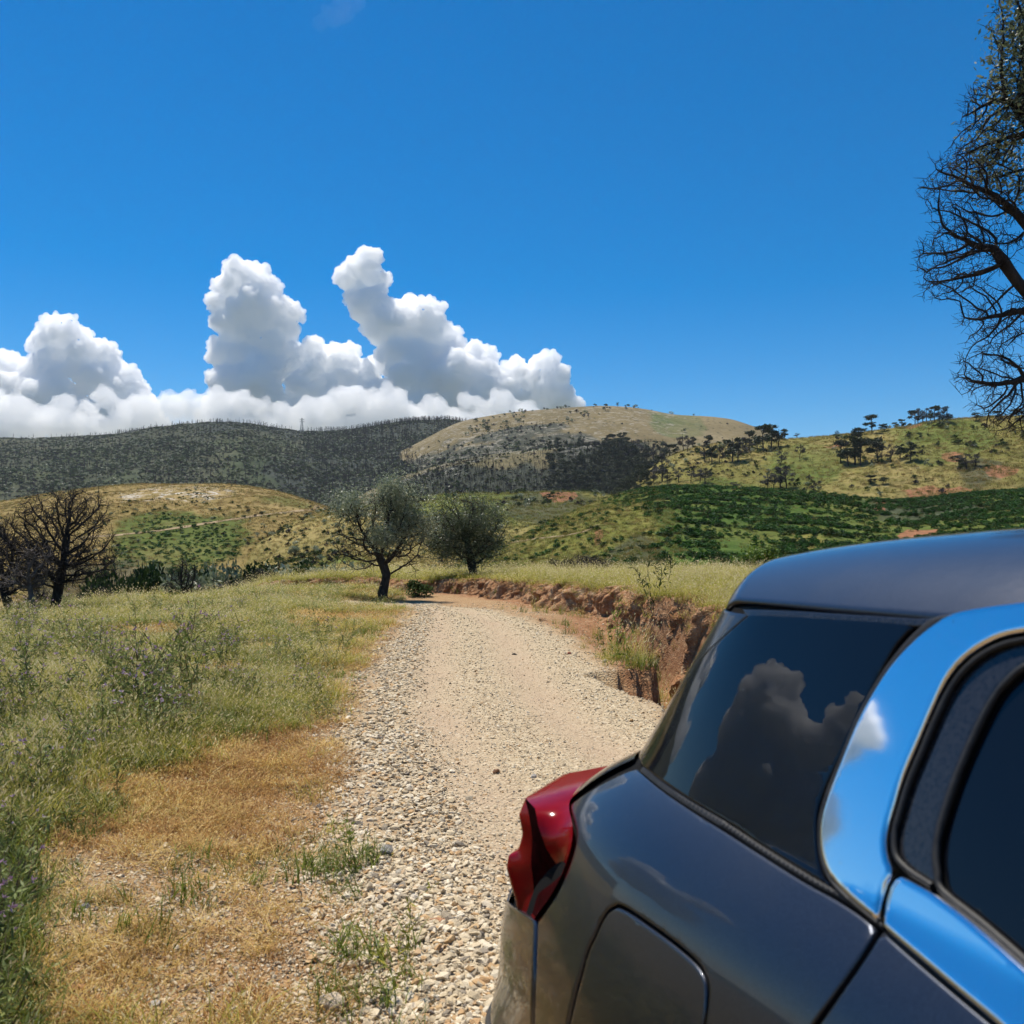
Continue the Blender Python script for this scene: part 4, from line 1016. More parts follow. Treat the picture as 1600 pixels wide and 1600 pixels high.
# ---- rear lamp: faceted red lens standing proud of the rear corner
def on_body(px, py, off):
    q, z = px2qz([(px, py)])[0]; return side(np.array([q]), np.array([z]))[0] + sn(np.array([q]), np.array([z]))[0] * off
def make_lamp():
    B_ = lambda px, py, off=.006: on_body(px, py, off)
    F_ = lambda px, py, Y: pix(px, py, Y)
    right = [B_(891, 1259), B_(893, 1270), B_(898, 1290), B_(899, 1311), B_(893, 1337), B_(880, 1372), B_(864, 1403), B_(840, 1434)]
    ridge = [F_(836, 1263, 2.06), F_(841, 1290, 2.045), F_(852, 1322, 2.03), F_(866, 1346, 2.02), F_(879, 1363, 2.01)]
    a = F_(899, 1231, 2.16); bq = F_(820, 1246, 2.17)
    left = [F_(809, 1274, 2.17), F_(815, 1303, 2.16), F_(808, 1329, 2.17), F_(793, 1337, 2.18), F_(789, 1358, 2.18), F_(797, 1387, 2.17), F_(806, 1416, 2.16), F_(809, 1437, 2.14), F_(817, 1453, 2.12)]
    mid = [F_(829, 1284, 2.12), F_(832, 1318, 2.12), F_(828, 1348, 2.12), F_(836, 1390, 2.11), F_(830, 1425, 2.10)]
    back = [p + np.array([.10, .22, 0]) for p in [a, bq] + left]
    V_ = []; 
    def add(L): i = len(V_); V_.extend(L); return list(range(i, i + len(L)))
    ri, rd, (ia, ib), le, mi, ba = add(right), add(ridge), add([a, bq]), add(left), add(mid), add(back)
    red, dark = [], []
    red += [(ia, ib, rd[0], ri[0])]
    red += [(rd[0], rd[1], ri[1], ri[0]), (rd[1], rd[2], ri[2], ri[1]), (rd[2], rd[3], ri[3], ri[2]), (rd[3], rd[4], ri[4], ri[3]), (rd[4], ri[5], ri[4])]
    dark += [(ib, mi[0], rd[1], rd[0]), (mi[0], mi[1], rd[2], rd[1]), (mi[1], mi[2], rd[3], rd[2]), (mi[2], mi[3], rd[4], rd[3]), (mi[3], ri[6], ri[5], rd[4]), (mi[3], mi[4], ri[7], ri[6])]
    red += [(ib, le[0], mi[0]), (le[0], le[1], mi[1], mi[0]), (le[1], le[2], mi[2], mi[1]), (le[2], le[3], le[4], mi[2]), (le[4], le[5], mi[3], mi[2]), (le[5], le[6], mi[4], mi[3]), (le[6], le[7], mi[4]), (le[7], le[8], mi[4]), (le[8], ri[7], mi[4])]
    red += [(ba[0], ba[1], ib, ia)]
    prev = (ba[1], ib)
    for k in range(len(le)): red.append((prev[0], ba[2 + k], le[k], prev[1])); prev = (ba[2 + k], le[k])
    def mk(name, faces, mat, par=None, mir=False):
        bm = bmesh.new()
        W = np.array(V_)
        if mir:
            s = -W[:, 0] * SA + W[:, 1] * CA; t = W[:, 0] * CA + W[:, 1] * SA; W = st2w(s, 2 * TC - t, W[:, 2])
        vs = [bm.verts.new(v) for v in W]
        for f in faces:
            try: bm.faces.new([vs[i] for i in f])
            except ValueError: pass
        bmesh.ops.recalc_face_normals(bm, faces=bm.faces)
        bmesh.ops.delete(bm, geom=[v for v in bm.verts if not v.link_faces], context='VERTS')
        cl = bm.edges.layers.float.new('crease_edge')
        for e in bm.edges: e[cl] = 1.0 if len(e.link_faces) < 2 else (.6 if e.calc_face_angle(0) > .5 else .1)
        me = bpy.data.meshes.new(name); bm.to_mesh(me); bm.free(); me.materials.append(mat)
        me.polygons.foreach_set('use_smooth', np.ones(len(me.polygons), bool))
        o = cpart(name, me, par); md = o.modifiers.new('round', 'SUBSURF'); md.levels = md.render_levels = 3
        return o
    for mir in (False, True):
        L_ = mk('tail_lamp', red, LENS, None, mir); mk('lamp_inset', dark, LENS_SHADED, L_, mir)
make_lamp()

# ================================================================ trees
def ellipsoids(n, ells, shell=.0, rs=None):
    """random points in a union of ellipsoids (cx, cy, cz, rx, ry, rz, weight)"""
    rs = rs or rng; out = []
    wt = np.array([e[6] if len(e) > 6 else e[3] * e[4] * e[5] for e in ells], float); wt /= wt.sum()
    for e, c in zip(ells, rs.multinomial(n, wt)):
        v = rs.normal(size=(c, 3)); v /= np.linalg.norm(v, axis=1)[:, None] + 1e-9
        r = (shell ** 3 + (1 - shell ** 3) * rs.random(c)) ** (1 / 3)
        out.append(v * r[:, None] * np.array(e[3:6]) + np.array(e[0:3]))
    return np.vstack(out)

def colonize(att, start, step, infl, kill, iters=160, bias=(0, 0, .05), limbs=()):
    """grow a branch skeleton towards a cloud of points"""
    N = [np.array(p, float) for p in start]; par = list(range(-1, len(start) - 1))
    for pi, pts in limbs:
        for p_ in pts: N.append(np.array(p_, float)); par.append(pi); pi = len(N) - 1
    att = att.copy(); near = np.zeros(len(att), int); nd = np.full(len(att), 1e9)
    def upd(i0):
        nonlocal near, nd
        for i in range(i0, len(N)):
            d = np.linalg.norm(att - N[i], axis=1); m = d < nd; nd[m] = d[m]; near[m] = i
    upd(0); seen = set()
    for it in range(iters):
        act = nd < infl
        if not act.any():
            if len(att) == 0: break
            act = nd < nd.min() * 1.3
        i0 = len(N); new = 0
        idx = near[act]; dirs = att[act] - np.array(N)[idx]; dirs /= np.linalg.norm(dirs, axis=1)[:, None] + 1e-9
        acc = np.zeros((i0, 3)); np.add.at(acc, idx, dirs)
        for i in np.unique(idx):
            d = acc[i]; l = np.linalg.norm(d)
            if l < 1e-4: continue
            d = d / l + np.array(bias) + rng.normal(size=3) * .12; d /= np.linalg.norm(d)
            p = N[i] + d * step; key = (i, tuple(np.round(p / step * 3).astype(int)))
            if key in seen: continue
            seen.add(key); N.append(p); par.append(int(i)); new += 1
        if not new: break
        upd(i0)
        keep = nd > kill; att = att[keep]; near = near[keep]; nd = nd[keep]
        if len(att) == 0: break
    return np.array(N), np.array(par)

def radii(N, par, tip, power=2.4, maxr=None):
    n = len(N); r = np.zeros(n); acc = np.zeros(n); kids = np.zeros(n, int)
    for i in range(1, n):
        if par[i] >= 0: kids[par[i]] += 1
    for i in range(n - 1, -1, -1):
        r[i] = max(tip, acc[i] ** (1 / power)) if kids[i] else tip
        if par[i] >= 0: acc[par[i]] += r[i] ** power
    if maxr is not None and r.max() > 0:                              # thicken only towards the trunk
        r = r * (1 + (maxr / r.max() - 1) * (r / r.max()) ** 1.2)
    return r, kids

def skel_mesh(N, par, r, sides=lambda rr: 6 if rr > .03 else (4 if rr > .008 else 3), sel=None):
    """tubes along the chains of a skeleton"""
    n = len(N); kids = [[] for _ in range(n)]
    for i in range(n):
        if par[i] >= 0: kids[par[i]].append(i)
    Vs = []; Fs4 = []; off = 0; stack = [i for i in range(n) if par[i] < 0]; chains = []
    for root in stack: chains.append([root])
    while chains:
        ch = chains.pop()
        while kids[ch[-1]]:
            ks = sorted(kids[ch[-1]], key=lambda k: -r[k])
            for k in ks[1:]: chains.append([ch[-1], k])
            ch.append(ks[0])
        if len(ch) < 2: continue
        P = N[ch]; rr = r[ch].copy()
        if par[ch[0]] >= 0 or len(ch) > 2:
            if ch[0] != ch[1] and r[ch[0]] > r[ch[1]] * 1.5: rr[0] = r[ch[1]] * 1.15
        if sel is not None and not sel(rr.max()): continue
        d = np.gradient(P, axis=0); d /= np.linalg.norm(d, axis=1)[:, None] + 1e-9
        ref = np.array([.31, .87, .37]); a = np.cross(d, ref); a /= np.linalg.norm(a, axis=1)[:, None] + 1e-9; c = np.cross(d, a)
        sd_ = sides(rr.max()); th_ = np.linspace(0, 2 * np.pi, sd_, endpoint=False)
        wob = 1 + (.0 if sd_ < 6 else .13) * rng.normal(size=(len(P), sd_, 1))
        V_ = P[:, None] + rr[:, None, None] * wob * (np.cos(th_)[None, :, None] * a[:, None] + np.sin(th_)[None, :, None] * c[:, None])
        Vs.append(V_.reshape(-1, 3)); m = len(P)
        i = np.arange(m - 1)[:, None] * sd_; j = np.arange(sd_)[None]; j2 = (j + 1) % sd_
        Fs4.append(np.stack([i + j, i + j2, i + sd_ + j2, i + sd_ + j], -1).reshape(-1, 4) + off); off += m * sd_
    if not Vs: return np.zeros((0, 3)), np.zeros((0, 4), int)
    return np.vstack(Vs), np.vstack(Fs4)

def leaf_quads(P, length, width, up=.3, rs=None, droop=0.0, fold=True):
    """leaf blades (two quads would be wasted: one kite) at points, random directions"""
    rs = rs or rng; n = len(P)
    d = rs.normal(size=(n, 3)); d[:, 2] = d[:, 2] * .8 + up; d /= np.linalg.norm(d, axis=1)[:, None]
    s = np.cross(d, rs.normal(size=(n, 3))); s /= np.linalg.norm(s, axis=1)[:, None] + 1e-9
    L = length * rs.uniform(.6, 1.3, n)[:, None]; W = width * rs.uniform(.7, 1.25, n)[:, None]
    V_ = np.stack([P, P + d * L * .45 + s * W * .5, P + d * L, P + d * L * .45 - s * W * .5], 1).reshape(-1, 3)
    F_ = np.arange(4 * n).reshape(-1, 4); return V_, F_

def bark(name, c0, c1, sc=14):
    b = NB(name); p = b.coords(); n1 = b.noise(sc, 6, .65, vec=b.scaled(p, (1, 1, .35))); n2 = b.noise(sc * 4, 4, vec=p)
    b.bsdf(b.ramp(n1, [(.3, c0), (.7, c1)]), .9, .15, b.bump(b.math('ADD', n1, b.math('MULTIPLY', n2, .4)), .8, .03)); return b.m
BARK_DARK = bark('charred_bark', (.012, .010, .010), (.055, .048, .043))
BARK_OLIVE = bark('olive_bark', (.020, .016, .013), (.075, .062, .05))
BARK_GREY = bark('grey_bark', (.05, .043, .04), (.16, .14, .125), 9)
LEAF_OLIVE = leaf_mat('olive_leaf', [(.15, (.075, .094, .045)), (.45, (.155, .185, .10)), (.7, (.25, .28, .17)), (.9, (.38, .40, .29))], .34, .45, .45)
LEAF_PINE = leaf_mat('pine_needle', [(.2, (.016, .026, .014)), (.5, (.032, .046, .022)), (.85, (.062, .078, .036))], .2, .6, .2)
LEAF_PINE_BROWN = leaf_mat('scorched_needle', [(.2, (.030, .030, .030)), (.5, (.055, .053, .05)), (.85, (.09, .085, .075))], .15, .7, .15)
LEAF_BUSH = leaf_mat('bush_leaf', [(.2, (.016, .028, .009)), (.5, (.034, .058, .016)), (.85, (.07, .10, .03))], .25, .75, .08)
LEAF_TERR = leaf_mat('terrace_leaf', [(.2, (.014, .045, .008)), (.5, (.030, .090, .014)), (.85, (.065, .145, .026))], .25, .6, .15)
LEAF_LIME = leaf_mat('lime_leaf', [(.2, (.06, .10, .012)), (.5, (.11, .17, .02)), (.85, (.18, .24, .05))], .4, .5, .3)

def tree(name, base, ells, trunk, natt, step, tip, maxr, leaves=0, leaf=(.07, .024), bark_m=None, leaf_m=None, label='', cat='tree', group=None, infl=None, kill=None, twig=0, power=2.4, rs_seed=1, crown_name='crown', shell=.25, tl=(.8, 3.6), leaf_where=None, clump=.13, limbs=()):
    """ells and trunk points are relative to base"""
    global rng
    keep = rng; rng = np.random.default_rng(rs_seed)
    root = empty(name, tuple(base), 0, label, cat, group)
    att = ellipsoids(natt, ells, shell)
    N, par = colonize(att, trunk, step, infl or step * 9, kill or step * 1.6, limbs=limbs)
    if twig:                                                         # short side twigs
        r0, k0 = radii(N, par, tip, power, maxr)
        thin = np.where(r0 < tip * 4)[0]; pick = rng.choice(thin, min(twig, len(thin) * 3))
        for i in pick:
            d = N[i] - N[par[i]]; d /= np.linalg.norm(d) + 1e-9
            d = d * .5 + rng.normal(size=3) * .7; d /= np.linalg.norm(d); d[2] += .1
            pnt = N[i]; pi = i; L = step * rng.uniform(*tl)
            new = []
            for s in range(2):
                pnt = pnt + d * L * .5 + rng.normal(size=3) * L * .06; N = np.vstack([N, pnt]); par = np.append(par, pi); pi = len(N) - 1
    r, kids = radii(N, par, tip, power, maxr)
    limit = maxr * .30
    V1, F1 = skel_mesh(N, par, r, sel=lambda m: m >= limit, sides=lambda rr: 9 if rr > .05 else 7)
    V2, F2 = skel_mesh(N, par, r, sel=lambda m: m < limit)
    obj('trunk', mesh_np('trunk', V1, F1, bark_m), root)
    tag(obj('branches', mesh_np('branches', V2, F2, bark_m), root), kind='stuff')
    if leaves:
        tips = np.where((r < tip * 3.5))[0]
        if leaf_where is not None: tips = tips[leaf_where(N[tips])]
        if len(tips):
            w = np.clip(vnoise(N[tips][:, 0] * 1.6 + N[tips][:, 1], N[tips][:, 2] * 1.6, 9) - .25, .02, 1); w /= w.sum()
            c = rng.choice(tips, leaves, p=w)
            P = N[c] + rng.normal(size=(leaves, 3)) * clump
            Vl, Fl = leaf_quads(P, *leaf)
            tag(obj(crown_name, mesh_np(crown_name, Vl, Fl, leaf_m, smooth=False), root), kind='stuff')
    rng = keep
    return root

def groundpt(px, Y): x_ = pxX(px, Y); return np.array([x_, Y, gz(x_, Y)[0] - .04])

# the two olive trees at the bend
bp2_ref = [None]
bp = groundpt(600, 29.0); s_ = 29.0 / FPX
def rel(px, py, Y, base): return pix(px, py, Y) - base
def E(px, py, rx, rz, base, Y, ry=None, dy=0, w=None):
    c = rel(px, py, Y + dy, base); k = Y / FPX
    if base is bp or base is bp2_ref[0]: rx, rz = rx * 1.10, rz * 1.07
    e = [c[0], c[1], c[2], rx * k, (ry if ry else rx) * k, rz * k]
    return e + ([w] if w else [])
tree('olive_tree', bp, [E(620, 778, 36, 32, bp, 29), E(648, 815, 26, 40, bp, 29), E(590, 812, 54, 44, bp, 29), E(546, 805, 30, 32, bp, 29), E(536, 850, 22, 26, bp, 29), E(600, 850, 62, 32, bp, 29), E(556, 868, 34, 26, bp, 29), E(648, 872, 26, 26, bp, 29)],
     [(0, 0, 0), (-.03, 0, .25), (.04, 0, .55), (.07, 0, .85), (-.02, 0, 1.15), (-.12, 0, 1.4)], 1100, .12, .006, .15, 20000, (.09, .032), BARK_OLIVE, LEAF_OLIVE,
     'taller grey-green olive tree with a bare dark trunk left of the track bend', 'tree', 'olive trees at the bend', twig=900, rs_seed=3, clump=.17, leaf_where=lambda P: (P[:, 2] > 1.9 + .9 * (P[:, 0] < -.3) * (rng.random(len(P)) < .8)))
bp2 = groundpt(737, 33.5); bp2_ref[0] = bp2
tree('olive_tree', bp2, [E(722, 805, 44, 30, bp2, 33.5), E(698, 838, 40, 38, bp2, 33.5), E(756, 832, 38, 40, bp2, 33.5), E(775, 842, 20, 30, bp2, 33.5), E(725, 860, 46, 18, bp2, 33.5)],
     [(0, 0, 0), (.05, 0, .25), (.02, 0, .5), (-.05, 0, .75), (-.1, 0, 1.0)], 950, .13, .006, .16, 20000, (.095, .034), BARK_OLIVE, LEAF_OLIVE,
     'rounder dense olive tree with a short trunk standing on the earth bank', 'tree', 'olive trees at the bend', twig=700, rs_seed=5, clump=.20)

# burnt bare trees by the left edge
bd = groundpt(88, 23.0)
tree('dead_tree', bd, [E(110, 800, 62, 40, bd, 23), E(60, 830, 60, 50, bd, 23), E(140, 850, 42, 55, bd, 23), E(20, 850, 45, 50, bd, 23), E(95, 880, 85, 40, bd, 23)],
     [(0, 0, 0), (.03, 0, .25), (.08, 0, .5), (.10, 0, .75), (.16, 0, 1.0)], 1500, .085, .0045, .12, 0, bark_m=BARK_DARK, label='bare burnt tree with a spreading crown and the thickest trunk, left field edge', cat='tree', group='burnt trees', twig=6000, rs_seed=11, power=2.75, shell=.1)
bd2 = groundpt(22, 24.0)
tree('dead_tree', bd2, [E(10, 868, 55, 45, bd2, 24), E(-60, 850, 70, 60, bd2, 24), E(40, 900, 50, 30, bd2, 24)],
     [(0, 0, 0), (-.1, 0, .25), (-.16, 0, .5), (-.25, 0, .75)], 900, .09, .0060, .11, 0, bark_m=BARK_DARK, label='low bare burnt tree cut off by the left picture edge', cat='tree', group='burnt trees', twig=2600, rs_seed=12, power=2.75, shell=.1)
bd3 = groundpt(62, 21.8)
tree('dead_tree', bd3, [E(55, 885, 30, 35, bd3, 21.8), E(30, 905, 35, 20, bd3, 21.8)],
     [(0, 0, 0), (-.12, 0, .15), (-.16, 0, .4)], 260, .08, .006, .06, 0, bark_m=BARK_GREY, label='thin grey leaning dead sapling in front of the burnt tree', cat='tree', group='burnt trees', twig=700, rs_seed=13, power=2.5, shell=.1)
bd4 = groundpt(287, 27.0)
tree('dead_bush', bd4, [E(287, 905, 24, 32, bd4, 27), E(275, 920, 20, 18, bd4, 27)], [(0, 0, 0), (0, 0, .12), (.03, 0, .25)], 200, .07, .005, .045, 600, (.05, .02), BARK_DARK, LEAF_BUSH,
     'dark scorched bush standing alone at the field edge', 'bush', 'burnt bushes', twig=700, rs_seed=14, power=2.6, shell=.1)

# the large half burnt tree whose trunk stands outside the picture on the right
YR = 9.0
br = np.array([pxX(1745, YR), YR, gz(pxX(1745, YR), YR)[0] - .05])
def ER(px, py, rx, rz, dy=0, ry=None, w=None): return E(px, py, rx, rz, br, YR, ry, dy, w)
tr_ = [(0, 0, 0), (-.04, 0, .5), (-.02, 0, 1.0), (.03, 0, 1.5), (-.05, 0, 2.0), (-.1, 0, 2.4), (-.1, 0, 2.9), (-.05, 0, 3.4), (.0, 0, 3.9)]
def PR(px, py, dy=0): return rel(px, py, YR + dy, br)
limbs_r = [(4, [PR(1690, 520), PR(1650, 495), PR(1615, 470), PR(1590, 440), PR(1568, 408), PR(1552, 388)]),
           (5, [PR(1680, 440), PR(1640, 400), PR(1610, 360), PR(1585, 330)]), (3, [PR(1680, 560, -.2), PR(1640, 520, -.2), PR(1600, 485, -.2), PR(1575, 490, -.2)]),
           (7, [PR(1690, 300), PR(1650, 250), PR(1620, 200), PR(1590, 160)]), (2, [PR(1690, 640, -.3), PR(1640, 600, -.3), PR(1600, 590, -.3)])]
tree('dead_tree', br, [ER(1495, 405, 62, 60, w=2.6), ER(1500, 300, 58, 70, w=2.6), ER(1545, 190, 50, 75, w=2.0), ER(1585, 70, 40, 110, w=1.6), ER(1550, 590, 55, 55, -.3, w=1.8), ER(1480, 440, 50, 30, w=1.0), ER(1560, 500, 60, 50, w=1.4), ER(1560, 340, 70, 90, w=1.6), ER(1640, 150, 80, 170, w=1.2), ER(1780, 300, 110, 200, w=.6), ER(1780, 30, 120, 120, w=.4), ER(1590, 650, 60, 35, -.2, w=.9), ER(1535, 250, 60, 60, .4, w=1.0)],
     tr_, 4200, .06, .0019, .19, 9000, (.06, .024), BARK_DARK, LEAF_OLIVE, 'tall half burnt olive with fine bare twigs reaching in from the picture edge', 'tree', 'burnt trees', twig=8000, tl=(.6, 2.2), rs_seed=21, power=2.5, shell=.05, infl=.5, kill=.075, limbs=limbs_r,
     leaf_where=lambda P: (P[:, 0] + br[0] > pxX(1562, YR) + .12 * np.abs(P[:, 2] + br[2] - pix(0, 220, YR)[2])) & (P[:, 2] + br[2] > pix(0, 330, YR)[2]), clump=.09)

# ================================================================ ground cover, rocks, bushes, far trees
def blade_mesh(name, n, hmin, hmax, width, lean, spread, mat, head=None, head_mat=None, seg=3, seed=0):
    """a tuft: curved tapering blades, some with a seed head"""
    rs = np.random.default_rng(seed); V_ = []; F_ = []; H_ = []; mi = []
    for k in range(n):
        a = rs.uniform(0, 6.283); r0 = spread * math.sqrt(rs.random()); x0, y0 = r0 * math.cos(a), r0 * math.sin(a)
        h = rs.uniform(hmin, hmax); az = rs.uniform(0, 6.283); ln = lean * rs.uniform(.3, 1.4) * h; wd = width * rs.uniform(.6, 1.3)
        sx, sy = -math.sin(az), math.cos(az); o = len(V_)
        for i in range(seg + 1):
            t = i / seg; dx = ln * t * t; z = h * (t - .18 * t * t * min(1, lean)); wv = wd * (1 - t) ** .7
            cx, cy = x0 + math.cos(az) * dx, y0 + math.sin(az) * dx
            if i < seg: V_ += [(cx - sx * wv / 2, cy - sy * wv / 2, z), (cx + sx * wv / 2, cy + sy * wv / 2, z)]
            else: V_.append((cx, cy, z))
        for i in range(seg - 1): F_.append((o + 2 * i, o + 2 * i + 1, o + 2 * i + 3, o + 2 * i + 2)); mi.append(0)
        F_.append((o + 2 * seg - 2, o + 2 * seg - 1, o + 2 * seg)); mi.append(0)
        if head and rs.random() < head[0]:
            hl, hw = head[1] * rs.uniform(.7, 1.3), head[2]; o = len(V_); tx, ty, tz = cx, cy, z
            ux, uy, uz = math.cos(az) * .55, math.sin(az) * .55, .8
            for (f, wv) in ((0, .25), (.35, 1), (1.0, .1)):
                for s in (-1, 1): V_.append((tx + ux * hl * f + s * sx * hw * wv / 2, ty + uy * hl * f + s * sy * hw * wv / 2, tz + uz * hl * f - .15 * hl * f * f))
            F_ += [(o, o + 1, o + 3, o + 2), (o + 2, o + 3, o + 5, o + 4)]; mi += [1, 1]
    me = bpy.data.meshes.new(name); me.from_pydata(V_, [], F_); me.materials.append(mat); me.materials.append(head_mat or mat)
    me.polygons.foreach_set('material_index', mi); me.update(); return me

DRY = leaf_mat('dry_grass', [(.15, (.24, .14, .03)), (.4, (.48, .32, .08)), (.65, (.64, .46, .15)), (.9, (.78, .62, .28))], .42, .6, .25)
RED = leaf_mat('russet_grass', [(.15, (.22, .10, .03)), (.5, (.40, .215, .065)), (.85, (.60, .40, .15))], .3, .6, .2)
YEL = leaf_mat('yellow_green_grass', [(.15, (.16, .16, .02)), (.45, (.31, .30, .045)), (.75, (.48, .43, .09)), (.95, (.66, .56, .20))], .45, .55, .25)
GRN = leaf_mat('green_grass', [(.15, (.065, .090, .010)), (.5, (.14, .185, .022)), (.85, (.24, .28, .05))], .4, .5, .3)
SAGE = leaf_mat('weed_leaf', [(.15, (.075, .10, .020)), (.5, (.16, .20, .045)), (.85, (.28, .31, .10))], .3, .55, .3)
WOAT = leaf_mat('oat_head', [(.2, (.36, .29, .13)), (.8, (.58, .50, .28))], .35, .6, .2)
FLOWER = leaf_mat('thistle_flower', [(.2, (.36, .20, .33)), (.6, (.50, .34, .46)), (.9, (.66, .54, .60))], .3, .6, .2)
STALK = leaf_mat('dry_stalk', [(.2, (.10, .075, .04)), (.8, (.24, .18, .09))], .1, .7, .2)

dry_p = [blade_mesh('dry_tuft', 34, .04, .13, .0030, 1.0, .06, DRY, (.5, .020, .0042), DRY, 3, s) for s in range(4)]
red_p = [blade_mesh('russet_tuft', 30, .02, .08, .0028, .9, .06, RED, (.5, .014, .0045), RED, 3, 10 + s) for s in range(3)]
yel_p = [blade_mesh('yellow_tuft', 30, .06, .19, .0036, .8, .07, YEL, (.4, .026, .0055), WOAT, 3, 20 + s) for s in range(4)]
grn_p = [blade_mesh('green_tuft', 28, .06, .18, .0045, .7, .07, GRN, None, None, 3, 30 + s) for s in range(4)]
oat_p = [blade_mesh('oat_tuft', 22, .18, .45, .0045, .6, .10, YEL, (.8, .05, .009), WOAT, 4, 40 + s) for s in range(4)]

def weed_mesh(name, seed, h=.45, flowers=True):
    """branching stems with narrow leaves and small purple heads"""
    rs = np.random.default_rng(seed); V_ = []; F_ = []; M_ = []
    def quad(a, b_, wv, m, side_=None):
        d = b_ - a; s = np.cross(d, rs.normal(size=3) if side_ is None else side_); s /= np.linalg.norm(s) + 1e-9; o = len(V_)
        mid_ = a * .55 + b_ * .45
        V_.extend([a, mid_ + s * wv / 2, b_, mid_ - s * wv / 2]); F_.append((o, o + 1, o + 2, o + 3)); M_.append(m)
    def stem(a, d, L, r, depth):
        n = max(3, int(L / .06)); p = a.copy()
        for i in range(n):
            d = d + rs.normal(size=3) * .10; d[2] += .03; d /= np.linalg.norm(d); q = p + d * L / n
            quad(p, q + d * .01, r, 2)
            quad(p, q + d * .01, r, 2)
            for _ in range(3 if depth else 2):
                ld = d * .35 + rs.normal(size=3) * .7; ld /= np.linalg.norm(ld); l = rs.uniform(.025, .06) * (1 if depth else 1.2)
                quad(p, p + ld * l, l * .2, 0)
            if depth == 0 and i > n * .35 and rs.random() < .75:
                bd_ = d + rs.normal(size=3) * .5; bd_ /= np.linalg.norm(bd_); stem(q, bd_, L * rs.uniform(.3, .5), r * .7, 1)
            p = q
        if flowers and rs.random() < .5:
            for _ in range(7):
                fd = d + rs.normal(size=3) * .55; fd /= np.linalg.norm(fd); quad(p, p + fd * rs.uniform(.012, .026), .008, 1)
    for k in range(rs.integers(5, 9)):
        d = np.array([rs.normal() * .3, rs.normal() * .3, 1.]); d /= np.linalg.norm(d)
        stem(np.array([rs.normal() * .05, rs.normal() * .05, 0]), d, h * rs.uniform(.6, 1.15), .006, 0)
    me = bpy.data.meshes.new(name); me.from_pydata([tuple(v) for v in V_], [], F_)
    for m in (SAGE, FLOWER, STALK): me.materials.append(m)
    me.polygons.foreach_set('material_index', M_); me.update(); return me
weed_p = [weed_mesh('flowering_weed', 50 + s, .42) for s in range(2)] + [weed_mesh('leafy_weed', 60 + s, .36, False) for s in range(4)]

def logpolar(n, r0, r1, a0=-39, a1=34):
    r = np.exp(rng.uniform(math.log(r0), math.log(r1), n)); a = np.radians(rng.uniform(a0, a1, n)); return r * np.sin(a), r * np.cos(a), r
CAR_AX = np.array([-SA, CA]); CAR_BX = np.array([CA, SA])
def under_car(x, y):
    s = x * CAR_AX[0] + y * CAR_AX[1]; t = x * CAR_BX[0] + y * CAR_BX[1]; return (s < 2.75) & (t > .55) & (t < 2.6)
WB_Y = [2, 3, 4, 5.5, 6.8, 8, 12, 20, 30]; WB_X = [1.75, 1.85, 2.05, 2.9, 2.9, 2.35, 2.6, 4.2, 6.0]
def zones(x, y):
    L, Rr = road_lr(y); road, _, _ = ground_masks(x, y); sd, arc = bank_sd(x, y)
    n1 = fbm(x * .55, y * .55, 101, 4); n2 = fbm(x * 1.9, y * 1.9, 102, 3); n3 = fbm(x * .8 + 40, y * .8, 103, 3)
    left = (x < L) & (sd < -.2); verge = sstep(0, 1.0, L - x)
    weed = left * sstep(-.35, .35, -x - np.interp(y, WB_Y, WB_X) + (n1 - .5) * 2.2) * (n3 > .30)
    ter = sstep(.0, .3, sd + (fbm(arc * .9, sd * .3, 21, 3) - .5) * 1.1)
    return L, Rr, road, sd, arc, n1, n2, n3, left, verge, weed, ter
def keep_pts(x, y, p):
    m = (rng.random(len(x)) < p) & ~under_car(x, y) & (np.hypot(x, y) < 46); x, y = x[m], y[m]
    return np.stack([x, y, ground_z(x, y) - .008], -1), np.hypot(x, y)
def cover(name, protos, n_, prob, label, cat, s0=.8, s1=1.3, grow=22., r0=2.3, r1=46, tilt=.18, zk=1.0):
    x, y, r = logpolar(int(n_ * 1.1), r0, r1); P, rr = keep_pts(x, y, prob(x, y, *zones(x, y)))
    sc = rng.uniform(s0, s1, len(P)) * (1 + rr / grow)
    sz_ = sc / (1 + rr / grow) * (1 + rr / 90) * zk
    sc3 = np.stack([sc * (1 + rr / 40), sc * (1 + rr / 40), sz_], -1)
    return scatter(name, P, protos, sc3, tilt=rng.normal(size=(len(P), 2)) * tilt, label=label, cat=cat)

cover('dry_grass', dry_p, 110000, lambda x, y, L, Rr, rd, sd, arc, n1, n2, n3, lf, vg, wd, ter: lf * np.clip(.06 + .94 * vg, 0, 1) * (1 - .75 * wd) * np.clip((n2 - .30) * 2.4, 0, .85) * np.clip(.95 - .88 * sstep(7.5, 4.2, y), .07, 1) * (rd < .5), 'golden dry grass covering the field left of the track', 'grass', .7, 1.3, 26, zk=.5)
cover('russet_grass', red_p, 95000, lambda x, y, L, Rr, rd, sd, arc, n1, n2, n3, lf, vg, wd, ter: lf * np.clip(.15 + vg, 0, 1) * (1 - .8 * wd) * np.clip((n1 - .30) * 3.2, 0, 1) * (rd < .6) * np.clip(1.1 - .95 * sstep(6.0, 3.9, y), .13, 1), 'short russet grass along the stony verge', 'grass', .7, 1.3, 26, zk=.7)
cover('yellow_grass', yel_p, 60000, lambda x, y, L, Rr, rd, sd, arc, n1, n2, n3, lf, vg, wd, ter: np.clip(lf * vg * np.clip((n3 - .40) * 3, 0, 1) * (.02 + .98 * sstep(6.5, 11, y)) + .45 * wd + ter * .9, 0, 1) * (rd < .4), 'yellow-green grass on the field and the terrace', 'grass', .7, 1.25, 22, zk=.85)
